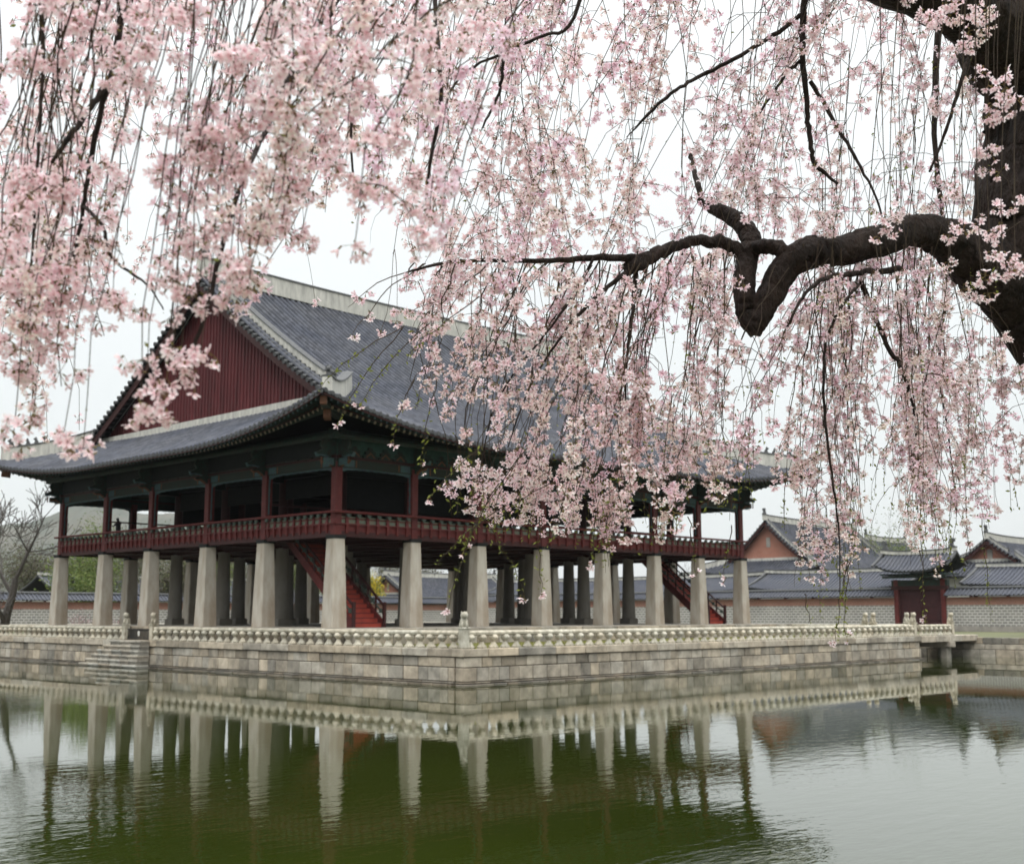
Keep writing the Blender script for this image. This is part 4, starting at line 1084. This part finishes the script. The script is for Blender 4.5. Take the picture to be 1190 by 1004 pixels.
limb('limb', [(1235, 370, 5.6, 60), (1180, 335, 5.55, 44), (1130, 298, 5.45, 33), (1095, 276, 5.35, 23), (1062, 268, 5.3, 18), (1020, 281, 5.2, 18), (975, 291, 5.15, 17), (938, 294, 5.1, 18), (912, 312, 5.1, 17), (895, 343, 5.1, 16), (882, 370, 5.1, 13), (876, 390, 5.1, 7)], 26, .09, 9, .03)
limb('limb', [(878, 386, 5.1, 8), (868, 365, 5.12, 12), (865, 335, 5.15, 12.5), (868, 300, 5.2, 12), (873, 280, 5.25, 12), (863, 262, 5.3, 11), (846, 250, 5.35, 9), (830, 243, 5.4, 7), (815, 236, 5.45, 3.5)], 20, .09, 9, .04)
limb('limb', [(868, 300, 5.2, 9), (845, 284, 5.2, 7.5), (815, 280, 5.15, 6.5), (788, 285, 5.1, 6.5), (762, 295, 5.05, 7.5), (738, 308, 5.0, 9), (726, 316, 5.0, 6)], 10, .1, 6)
limb('limb', [(872, 292, 5.2, 9), (888, 286, 5.15, 8), (905, 290, 5.1, 9), (918, 300, 5.1, 9)], 10, .1, 6)
limb('limb', [(738, 300, 5.0, 5), (700, 299, 4.95, 4), (640, 303, 4.85, 3.2), (590, 303, 4.8, 2.6), (555, 303, 4.75, 2.3), (515, 306, 4.7, 2), (475, 316, 4.65, 1.2)], 7, .1, 6)
limb('limb', [(1180, 60, 5.6, 60), (1130, 12, 5.3, 42), (1050, -22, 5.0, 34), (900, -75, 4.6, 27), (700, -130, 4.1, 24), (450, -165, 3.6, 20), (200, -185, 3.2, 16), (0, -190, 3.0, 13), (-300, -185, 3.0, 10), (-650, -150, 3.1, 6)], 20, .09, 8, .05)
limb('limb', [(1230, 0, 5.7, 45), (1100, -160, 6.2, 30), (950, -200, 6.8, 24), (750, -220, 7.4, 18), (450, -205, 7.8, 14), (200, -190, 7.8, 11), (-100, -180, 7.6, 8), (-400, -160, 7.4, 5)], 12, .08, 8, .05)
limb('limb', [(1240, -60, 5.8, 40), (1210, -160, 7, 24), (1100, -170, 8, 16), (950, -140, 8.6, 11), (820, -110, 8.8, 7)], 12, .08, 8, .05)
BR = [   # branches traced in perspective, each with its own distance and thickness
 [(1045,312,5.2,6),(1005,317,5.1,5.5),(975,320,5.0,5),(950,328,4.9,4),(930,350,4.8,3),(915,380,4.8,2)],
 [(1000,325,5.2,5),(1012,355,5.2,4.5),(1030,400,5.2,4.5),(1048,430,5.2,3.5),(1060,470,5.2,2.4),(1068,540,5.2,.7)],
 [(998,330,5.0,3),(975,362,4.9,3),(960,400,4.9,2.8),(957,450,4.9,2.8),(960,500,4.9,2.6),(968,560,4.9,2.2),(975,620,4.9,1.6),(976,690,4.9,.8)],
 [(738,312,5.0,5),(736,350,5.0,4),(731,395,4.95,3),(728,430,4.95,2.2),(726,500,4.95,1.2)],
 [(735,312,5.0,5),(700,338,4.9,4),(668,372,4.85,3.2),(645,402,4.8,2.5),(615,450,4.75,1.8),(590,520,4.7,1.2)],
 [(690,300,4.9,3),(668,340,4.9,2.6),(640,380,4.9,2.2),(600,430,4.8,1.8),(572,480,4.8,1.4),(560,540,4.8,1)],
 [(938,-60,5.0,8),(935,0,5.0,6.5),(932,55,5.0,6),(938,120,5.0,5),(941,160,5.0,4.5),(948,192,5.0,4),(974,214,5.0,2.5)],
 [(942,95,5.0,4),(975,150,4.95,3.4),(1000,195,4.9,2.8),(1022,240,4.9,1.8),(1030,290,4.9,.6)],
 [(936,14,5.0,5),(905,38,5.0,4),(860,65,4.9,4),(815,88,4.9,4),(785,105,4.8,3.5),(755,132,4.8,3),(728,160,4.8,.8)],
 [(935,68,5.0,3.5),(915,85,5.0,3),(890,120,5.0,2.4),(870,155,5.0,1.6)],
 [(803,180,5.6,4),(808,205,5.5,5),(815,236,5.4,6)],
 [(700,-120,4.1,6),(668,20,4.1,3.6),(630,42,4.1,3.2),(590,60,4.1,3),(545,82,4.1,2.4),(518,112,4.1,1.5)],
 [(586,58,4.1,3),(583,95,4.1,3.2),(576,118,4.1,2.6),(560,150,4.1,1.5)],
 [(160,-170,3.1,10),(140,30,3.1,7),(128,92,3.1,6),(105,125,3.05,5.5),(80,160,3.0,5),(60,190,3.0,3)],
 [(128,92,3.1,6),(115,140,3.1,5),(104,190,3.1,4.5),(97,240,3.1,4),(88,290,3.1,3.4),(80,330,3.1,2.2)],
 [(430,-165,3.6,11),(392,-5,3.5,7),(370,30,3.4,6.5),(342,78,3.3,5.5),(310,150,3.1,4.5),(288,195,2.9,4.5),(270,245,2.8,5),(252,310,2.7,4.5),(240,360,2.65,4),(222,412,2.6,3.6),(205,445,2.6,2.5)],
 [(510,-160,3.4,8),(505,0,3.3,4.5),(510,60,3.2,4),(512,120,3.2,4),(500,190,3.2,3.2),(494,245,3.2,2)],
 [(97,240,3.1,3.5),(120,265,3.0,3.5),(130,300,3.0,3.2),(170,330,3.0,2),(190,360,3.0,1.2)],
 [(1130,50,4.6,5),(1112,110,4.6,3.5),(1096,160,4.6,3),(1080,200,4.6,2)],
 [(40,-150,3.0,8),(50,60,3.0,4),(45,160,3.0,3),(40,260,3.0,2.4),(35,330,3.0,1.6)],
 [(1110,-150,8,9),(1085,120,8,5),(1100,300,8,3.6),(1092,420,8,2.6),(1104,520,8,1.6),(1112,600,8,.5)],
 [(470,-170,3.7,8),(420,40,3.9,3.5),(411,90,3.9,3.2),(408,150,3.9,2.8),(412,230,3.9,1.6)],
]
for b in BR: limb('branch', [(q[0], q[1], q[2], q[3] * .62) for q in b], 7, .08, 6, .25)

# density of blossom over the photograph, cells of 70 px (rows from y=-140)
DEN = np.array([[7]*17, [7]*17,
 [2,8,9,8,8,7,6,6,7,6,5,5,4,3,2,4,4],
 [7,8,7,6,8,7,5,5,4,4,5,6,5,3,1,3,4],
 [7,6,4,5,8,8,6,5,5,6,6,6,5,3,0,2,3],
 [7,7,5,5,7,6,6,6,7,6,6,6,4,4,3,4,2],
 [8,8,6,3,4,2,3,6,6,6,5,4,4,5,4,4,1],
 [8,6,2,2,0,2,3,4,5,5,5,6,5,4,4,5,3],
 [5,2,3,0,0,0,3,4,5,6,6,5,5,3,4,7,6],
 [3,1,0,0,0,0,0,2,8,9,9,8,7,5,1,8,7],
 [0,0,0,0,0,0,0,2,8,9,9,8,4,8,1,8,7],
 [0,0,0,0,0,0,0,0,2,5,4,2,0,9,4,8,4],
 [0,0,0,0,0,0,0,0,0,0,0,0,0,4,0,2,0]], float) / 9
def den(x, y):
    u = min(max(x / 70 - .5, 0), 15.999); v = min(max((y + 140) / 70 - .5, 0), 11.999)
    i, j = int(u), int(v); a, b = u - i, v - j
    return (DEN[j,i]*(1-a)*(1-b) + DEN[j,i+1]*a*(1-b) + DEN[j+1,i]*(1-a)*b + DEN[j+1,i+1]*a*b)
EX = [-60,0,50,110,150,200,250,300,330,380,430,480,520,560,600,650,700,750,800,850,900,930,960,1000,1030,1080,1110,1150,1190,1260]
EY = [500,520,545,540,500,480,420,350,340,400,470,490,620,645,650,640,665,655,625,600,560,705,720,690,600,690,690,650,650,640]
def env(x): return float(np.interp(x, EX, EY))
def proj(q):
    d = q - CAM; w = d @ FW
    return 595 + FPX * (d @ RT) / w, 502 - FPX * (d @ UP) / w, w

LIMBPX = np.array([(1180,335),(1130,298),(1095,276),(1062,268),(1020,281),(975,291),(938,294),(912,312),(895,343),(882,370),(865,335),(868,300),(868,275),(846,252),(820,282),(790,286),(760,296),(738,308),(1200,200),(1190,120),(1190,60),(1230,380),(1190,260),(1220,320)], float)
LIMBR = np.array([40]*1 + [30,26,24,24,24,24,24,24,24,24,24,22,20,14,14,14,14,45,45,45,60,55,50], float)
def hidden(x, y, w):
    # near blossom rarely hangs right in front of the big bough
    return (w < 5.4 and (np.hypot(LIMBPX[:, 0] - x, LIMBPX[:, 1] - y) < LIMBR).any()) or (w < 3.2 and abs(x - np.interp(y, [92, 190, 300], [126, 78, 60])) < 13 and 92 < y < 200) or (w < 3.2 and abs(x - np.interp(y, [92, 240, 300], [128, 97, 88])) < 10 and 92 < y < 300)
from mathutils import noise as mnoise
class Twigs:
    def __init__(s): s.V = []; s.F = []; s.n = 0
    def line(s, pts, r0, r1):
        N = len(pts); a = np.array([1., 0, 0]); b = np.array([0, 1., 0]); c3 = [(1, 0), (-.5, .87), (-.5, -.87)]
        d = pts[-1] - pts[0]; d = d / (np.linalg.norm(d) + 1e-9)
        a = np.cross(d, [0.3, .2, .9]); a /= np.linalg.norm(a) + 1e-9; b = np.cross(d, a)
        for i, p in enumerate(pts):
            r = r0 + (r1 - r0) * i / (N - 1)
            for x, y in c3: s.V.append(p + (a * x + b * y) * r)
        for i in range(N - 1):
            for k in range(3):
                k2 = (k + 1) % 3; o = s.n + i * 3; s.F.append((o+k, o+k2, o+3+k2, o+3+k))
        s.n += 3 * N
FL = []      # flower centre, facing, size, tint
ND = []      # stalk starts
BUDS = []
tw = Twigs()
def cluster(p, k, spread_, size, tint):
    for _ in range(k):
        d = nr.normal(0, 1, 3); d[2] = d[2] * .8 - .55; d /= np.linalg.norm(d)
        c_ = p + d * spread_ * rng.uniform(.7, 1.25)
        f = d * .8 + nr.normal(0, .45, 3) + np.array([0, 0, -.35]); f /= np.linalg.norm(f)
        t = rng.uniform(.86, 1.12); FL.append((c_, f, size * rng.uniform(.75, 1.15), tint * t)); ND.append(p)
def flowers_along(pts, step, k, spread_, size, prob, tint, skip_end=0.0, buds=False, near=False):
    seg = np.linalg.norm(np.diff(np.array(pts), axis=0), axis=1); Ln = seg.sum(); cum = np.concatenate([[0], np.cumsum(seg)])
    s_ = rng.uniform(0, step); A = np.array(pts); last = 0.0
    while s_ < Ln:
        q = np.array([np.interp(s_, cum, A[:, j]) for j in range(3)])
        x, y, w = proj(q)
        dn = den(x, y) if w > 1 else 0
        if s_ < Ln * (1 - skip_end):
            cl = mnoise.noise(Vector(q) * 3.3) * 1.1 + mnoise.noise(Vector(q) * 9) * .6
            cl = min(1, max(0, .5 + cl * 1.9)) if not near else min(1, max(0, .6 + cl * 2.2))
            if hidden(x, y, w) and rng.random() < .93: pass
            elif rng.random() < prob * dn ** 1.1 * 1.45 * cl: cluster(q, rng.choice(k), spread_, size, tint); last = s_
            elif rng.random() < .10: BUDS.append((q, .006))
        elif buds: BUDS.append((q + nr.normal(0, .004, 3), .0075)); BUDS.append((q + nr.normal(0, .006, 3), .006))
        s_ += step * rng.uniform(.6, 1.4) * (1 if s_ < Ln * (1 - skip_end) else .5)
    return 1.0 if buds and last > 0 else min(1.0, (last + .03) / Ln) if last > 0 else 0.0
def cut(pts, f_):
    A = np.array(pts); n_ = len(A) - 1; t = np.linspace(0, f_, max(3, int(n_ * f_) + 1)) * n_
    return [np.array([np.interp(v, range(n_ + 1), A[:, j]) for j in range(3)]) for v in t]
PINK = np.array([.95, .81, .84])
def strand(x, y0, y1, D, slant, near=False, buds=False, side=1.0, prob=1.0, size=.0170, step=.056, k=(5, 6, 7), r0=.0023, spread_=.022):
    T = P(x - slant * 1.0, y0, D + rng.uniform(-.25, .25)); B = P(x, y1, D)
    n = 14; pts = []; hx = rng.uniform(1.15, 2.6)
    ph = [rng.uniform(0, 6.28) for _ in range(4)]; Ln = np.linalg.norm(T - B); am = .05 * Ln
    for i in range(n + 1):
        t = i / n; h = 1 - (1 - t) ** hx        # sideways travel first, then hangs
        q = T + (B - T) * np.array([h, h, t])
        q = q + np.array([math.sin(ph[0] + 5 * t), math.sin(ph[1] + 4 * t), 0]) * am * (t * (1.6 - t)) + np.array([math.sin(ph[2] + 13 * t), math.sin(ph[3] + 11 * t), 0]) * am * .3
        pts.append(q + nr.normal(0, .0055, 3))
    tint = PINK * np.array([1, rng.uniform(.93, 1.06), rng.uniform(.95, 1.04)])
    f_ = flowers_along(pts, step, k, spread_, size, prob, tint, .12 if buds else 0.02, buds, near)
    if f_ <= 0: return
    tw.line(cut(pts, f_), r0, .0012)
    ns = int(Ln * 3.4 * side)
    for _ in range(ns):
        t = rng.uniform(.05, .95) * f_ * .98; i = int(t * n); p = pts[i] + (pts[i+1] - pts[i]) * (t * n - i)
        a = rng.uniform(0, 2 * PI); l = rng.uniform(.12, .5) * min(1, Ln * .6)
        dh = np.array([math.cos(a), math.sin(a), 0]); sp_ = []
        for j in range(6):
            v = j / 5; sp_.append(p + dh * l * .62 * (1 - (1 - v) ** 2) + np.array([0, 0, l * (.10 * math.sin(v * 2) - .95 * v ** 1.7)]) + nr.normal(0, .004, 3))
        ex, ey, _ = proj(sp_[-1])
        if ey > env(ex) + 12: continue
        g_ = flowers_along(sp_, step, k, spread_ * .9, size, prob, tint, .3 if buds and rng.random() < .6 else 0, buds, near)
        if g_ > 0: tw.line(cut(sp_, g_), .0020, .0009)
        elif rng.random() < .15: tw.line(sp_, .0018, .0008)
def layer(n, xr_, Dr, slr, top=(-170, -60), end=(.5, 1.0), pw=.6, **kw):
    c_ = 0; tries = 0
    while c_ < n and tries < n * 6:
        tries += 1
        x = rng.uniform(*xr_); e_ = env(x); y1 = -60 + (e_ + 60) * (end[0] + (end[1] - end[0]) * rng.random() ** pw)
        # a strand may only end where there is blossom
        if rng.random() > den(x, y1 - 25) * 2.2 and y1 > 60: continue
        y0 = rng.uniform(*top)
        if y1 - y0 < 120: continue
        strand(x, y0, y1, rng.uniform(*Dr), rng.uniform(*slr), **kw); c_ += 1
layer(31, (-80, 500), (2.5, 3.5), (-330, -10), near=True, end=(.35, 1.0), side=1.1, step=.055, k=(6, 7, 8), size=.0172, prob=.8, r0=.003, spread_=.03)
layer(54, (-60, 560), (3.8, 7.0), (-230, 90), end=(.3, 1.0), side=.9, size=.016, prob=.75)
layer(46, (480, 900), (4.2, 5.8), (-300, 120), end=(.35, 1.0), side=1.0, size=.0162, buds=False)
layer(54, (850, 1260), (4.6, 7.6), (-150, 130), end=(.45, 1.0), pw=.45, side=.9, size=.016)
layer(18, (300, 1240), (6.5, 8.6), (-120, 60), end=(.2, .85), side=.9, size=.016)
layer(26, (-620, -70), (2.8, 3.9), (-150, 60), near=True, end=(.4, 1.0), side=1.1, step=.06, k=(5, 6, 7), size=.017, prob=.8, r0=.003, spread_=.03)
layer(26, (-520, -60), (4.5, 7.0), (-120, 60), end=(.3, 1.0), side=.9, size=.016)
# strands that leave the visible limbs and hang below them
AT = [(480 + i * 9.5 + rng.uniform(-5, 5), 306, 4.6 + i * .012) for i in range(30)] + [(740 + i * 7, 292 + rng.uniform(-8, 8), 5.05) for i in range(18)] + [(940 + i * 7, 285, 5.15) for i in range(22)]
for (x, y, D) in AT:
    sl_ = rng.uniform(-110, -20) if x < 800 else rng.uniform(-40, 25)
    xe = x + sl_; y1 = y + (env(xe) - y) * rng.uniform(.55, 1) ** .7
    if x < 560: y1 = min(y1, 420 + rng.uniform(-40, 60))
    if den(xe, y1 - 30) < .12: y1 = y + (y1 - y) * .6
    strand(xe, y, y1, D + rng.uniform(-.4, .3), sl_, side=1.0, buds=rng.random() < .3, size=.0162, r0=.0036)
layer(38, (505, 880), (4.5, 5.3), (-120, 30), top=(285, 330), end=(.86, 1.0), side=1.3, buds=True)
layer(9, (958, 1000), (4.8, 5.4), (-30, 40), top=(60, 330), end=(.84, 1.0), side=1.3, buds=True)
layer(12, (1050, 1200), (4.9, 6.0), (-50, 50), top=(-100, 300), end=(.84, 1.0), side=1.3, buds=True)
# bare budding tips at the lower left of the mass
for (x0, y0, x1, y1, D) in [(560,345,470,420,4.4),(470,380,372,450,4.3),(470,382,392,492,4.3),(500,375,420,470,4.4),(480,440,456,512,4.4),(508,440,488,545,4.4),(600,490,502,578,4.4),(612,520,540,640,4.4),(580,590,503,668,4.4),(578,560,520,707,4.4),(640,560,575,610,4.5),(690,600,690,655,4.6),(560,600,608,690,4.5),(800,600,808,668,4.6),(850,610,842,675,4.6),(625,600,628,690,4.5),(985,650,972,745,4.8),(985,650,982,740,4.8),(935,690,940,725,4.8),(1070,640,1075,720,5),(1140,600,1152,722,6)]:
    T = P(x0, y0, D); B = P(x1, y1, D); pts = []
    for i in range(9):
        t = i / 8; h = 1 - (1 - t) ** 1.35; pts.append(T + (B - T) * np.array([h, h, t]) + nr.normal(0, .004, 3))
    tw.line(pts, .0026, .0011); flowers_along(pts, .04, (1, 2), .02, .015, .25, PINK, .7, True)
    if rng.random() < .75: cluster(pts[-1], rng.choice((2, 3)), .018, .0155, PINK * 1.03)
# blossom spurs on the heavy boughs near the trunk
for (x, y, D, k) in [(1085,22,4.4,26),(1120,55,4.3,22),(1155,95,4.1,26),(1160,130,4.1,16),(1150,190,4.1,22),(1180,118,4.0,12),(1120,268,4.2,16),(1150,278,4.1,18),(1165,300,4.0,18),(1180,305,4.0,14),(1140,322,4.0,10),(1035,250,4.4,14),(1030,268,4.4,10),(1140,10,4.3,14),(1090,130,4.4,14),(1110,215,4.4,16),(1180,240,4.0,10),(960,30,4.5,20),(1070,40,4.4,14),(1110,5,4.3,20)]:
    c_ = P(x, y, D); up_ = P(x + rng.uniform(-10, 60), -190, D - .1)
    pts = [up_ + (c_ - up_) * np.array([1 - (1 - t) ** 1.7, 1 - (1 - t) ** 1.7, t]) for t in np.linspace(0, 1, 8)]; tw.line(pts, .003, .0015)
    for _ in range(int(k / 4) + 1): cluster(c_ + nr.normal(0, .024, 3), 5, .022, .0165, PINK)
# large foreground bunches at left
for (x, y, D, n_) in [(60,70,2.7,6),(30,75,2.7,5),(160,50,2.6,7),(180,20,2.6,6),(150,90,2.6,6),(120,60,2.7,5),(270,60,2.6,7),(300,110,2.6,6),(330,20,2.7,5),(360,60,2.7,5),(240,160,2.6,7),(230,180,2.6,5),(270,195,2.6,6),(290,150,2.6,5),(310,120,2.6,5),(50,205,2.7,6),(25,215,2.7,4),(75,215,2.7,4),(400,190,2.8,5),(430,75,2.8,5),(500,60,2.8,5),(520,45,2.8,4),(560,30,3,5),(410,95,2.9,4),(460,150,2.8,5),(480,200,2.9,4),(20,340,2.8,6),(10,280,2.8,4),(45,320,2.8,4),(80,340,2.8,5),(20,390,2.8,5),(30,430,2.8,5),(130,350,2.8,5),(215,290,2.7,6),(190,320,2.7,4),(255,260,2.65,4),(270,345,2.6,5),(230,355,2.6,3),(275,320,2.6,4),(120,245,2.9,4),(200,410,2.55,3),(170,435,2.55,3),(195,455,2.55,3),(235,415,2.55,3),(160,485,2.55,3),(190,475,2.55,2),(215,405,2.55,2),(75,505,2.6,3),(95,520,2.6,2),(20,520,2.7,3),(380,130,2.8,5),(335,230,2.8,5),(350,280,2.9,4),(445,20,2.9,5),(90,15,2.7,5),(230,15,2.7,5),(330,170,2.8,4),(500,240,3,4),(310,270,2.7,4),(40,480,2.8,3)]:
    c_ = P(x, y, D); up_ = P(x + rng.uniform(40, 190), -175, D + .15)
    pts = [up_ + (c_ - up_) * np.array([1 - (1 - t) ** 1.6, 1 - (1 - t) ** 1.6, t]) for t in np.linspace(0, 1, 12)]; pts = [p_ + nr.normal(0, .005, 3) for p_ in pts]; tw.line(pts, .0024, .0012)
    flowers_along(pts, .06, (4, 5, 6), .025, .0168, .32, PINK, 0, False, True)
    dr = nr.normal(0, 1, 3); dr[2] *= .3; dr /= np.linalg.norm(dr)
    for j in range(n_): cluster(c_ + dr * rng.uniform(-.045, .045) + nr.normal(0, .012, 3), rng.choice((4, 5, 6)), .023, .0170, PINK * np.array([1.02, 1.0, 1.0]))
print('flowers', len(FL), 'twig verts', tw.n)

def np_mesh(name, V, counts, idx, mats, tint=None, smooth_=False):
    me = bpy.data.meshes.new(name); me.vertices.add(len(V)); me.vertices.foreach_set('co', V.astype(np.float32).ravel())
    me.loops.add(len(idx)); me.loops.foreach_set('vertex_index', idx.astype(np.int32)); me.polygons.add(len(counts))
    me.polygons.foreach_set('loop_start', np.concatenate([[0], np.cumsum(counts)[:-1]]).astype(np.int32)); me.polygons.foreach_set('loop_total', counts.astype(np.int32))
    me.polygons.foreach_set('use_smooth', np.full(len(counts), smooth_))
    if tint is not None:
        at = me.color_attributes.new('tint', 'FLOAT_COLOR', 'POINT'); q = np.ones((len(V), 4), np.float32); q[:, :3] = tint; at.data.foreach_set('color', q.ravel())
    me.update(calc_edges=True); me.materials.append(mats); return link(name, me)
o = np_mesh('twigs', np.array(tw.V), np.full(len(tw.F), 4), np.array(tw.F).ravel(), M_TWIG, None, True); cpart(o)['kind'] = 'stuff'
# petals
C_ = np.array([f[0] for f in FL]); N_ = np.array([f[1] for f in FL]); SZ = np.array([f[2] for f in FL]); TI = np.array([f[3] for f in FL]); ST = np.array(ND)
ref = nr.normal(0, 1, C_.shape); A_ = np.cross(N_, ref); A_ /= np.linalg.norm(A_, axis=1)[:, None]; B_ = np.cross(N_, A_)
cup = nr.uniform(.25, .75, len(C_))
Vs = []; Ts = []
pet = [(.06, 0, 0), (.50, -.30, .55), (.95, -.20, .95), (.86, 0, 1.0), (.95, .20, .95), (.50, .30, .55), (.5, 0, .38)]
for k in range(5):
    th = 2 * PI * k / 5 + nr.uniform(-.12, .12, len(C_)); ln = nr.uniform(.88, 1.1, len(C_)); cu = cup * nr.uniform(.7, 1.3, len(C_))
    for (x, y, z) in pet:
        X = (x * np.cos(th) - y * np.sin(th)) * ln; Y = (x * np.sin(th) + y * np.cos(th)) * ln
        fl_ = np.sqrt(np.maximum(.2, 1 - (cu * .8) ** 2))
        Vs.append(C_ + (A_ * (X * fl_)[:, None] + B_ * (Y * fl_)[:, None] + N_ * (z * cu)[:, None]) * SZ[:, None])
        Ts.append(TI * (np.array([.82, .50, .55]) if x < .1 else np.array([1.0, .95, .96]) if x < .8 else np.array([1.03, 1.06, 1.05])))
V = np.stack(Vs, 1).reshape(-1, 3); T_ = np.stack(Ts, 1).reshape(-1, 3)
loc = []
for k in range(5):
    b = 7 * k; loc += [b+0, b+1, b+6, b+1, b+2, b+3, b+6, b+0, b+6, b+5, b+6, b+3, b+4, b+5]
cnt = np.tile(np.array([3, 4, 3, 4] * 5), len(C_))
idx = (np.arange(len(C_))[:, None] * 35 + np.array(loc)[None]).ravel()
o = np_mesh('blossoms', V, cnt, idx, M_PETAL, np.clip(T_, 0, .97), False); cpart(o)['kind'] = 'stuff'
# stalks with calyx
base = C_ - N_ * (SZ * .55)[:, None]; d = C_ - ST; Vs = []
for (cen, r) in ((ST, .0009), (base, .0008), (base + N_ * .0005, .0026), (C_, .0022)):
    for g_ in (0, 2.09, 4.19): Vs.append(cen + A_ * (r * math.cos(g_)) + B_ * (r * math.sin(g_)))
V = np.stack(Vs, 1).reshape(-1, 3); loc = []
for i in range(3):
    for k in range(3): k2 = (k + 1) % 3; loc += [i*3+k, i*3+k2, i*3+3+k2, i*3+3+k]
o = np_mesh('flower_stalks', V, np.full(9 * len(C_), 4), (np.arange(len(C_))[:, None] * 12 + np.array(loc)[None]).ravel(), M_PEDI); cpart(o)['kind'] = 'stuff'
# green buds and young leaves
Q = np.array([b[0] for b in BUDS]); s_ = np.array([b[1] for b in BUDS])
dd = nr.normal(0, 1, Q.shape); dd[:, 2] -= .5; dd /= np.linalg.norm(dd, axis=1)[:, None]; e_ = np.cross(dd, nr.normal(0, 1, Q.shape)); e_ /= np.linalg.norm(e_, axis=1)[:, None]
s_ = s_ * nr.uniform(.7, 1.6, len(s_))
V = np.stack([Q, Q + dd * s_[:, None] + e_ * (s_ * .45)[:, None], Q + dd * (s_ * 2.2)[:, None], Q + dd * s_[:, None] - e_ * (s_ * .45)[:, None]], 1).reshape(-1, 3)
o = np_mesh('young_leaves', V, np.full(len(Q), 4), np.arange(len(Q) * 4), M_BUD); cpart(o)['kind'] = 'stuff'
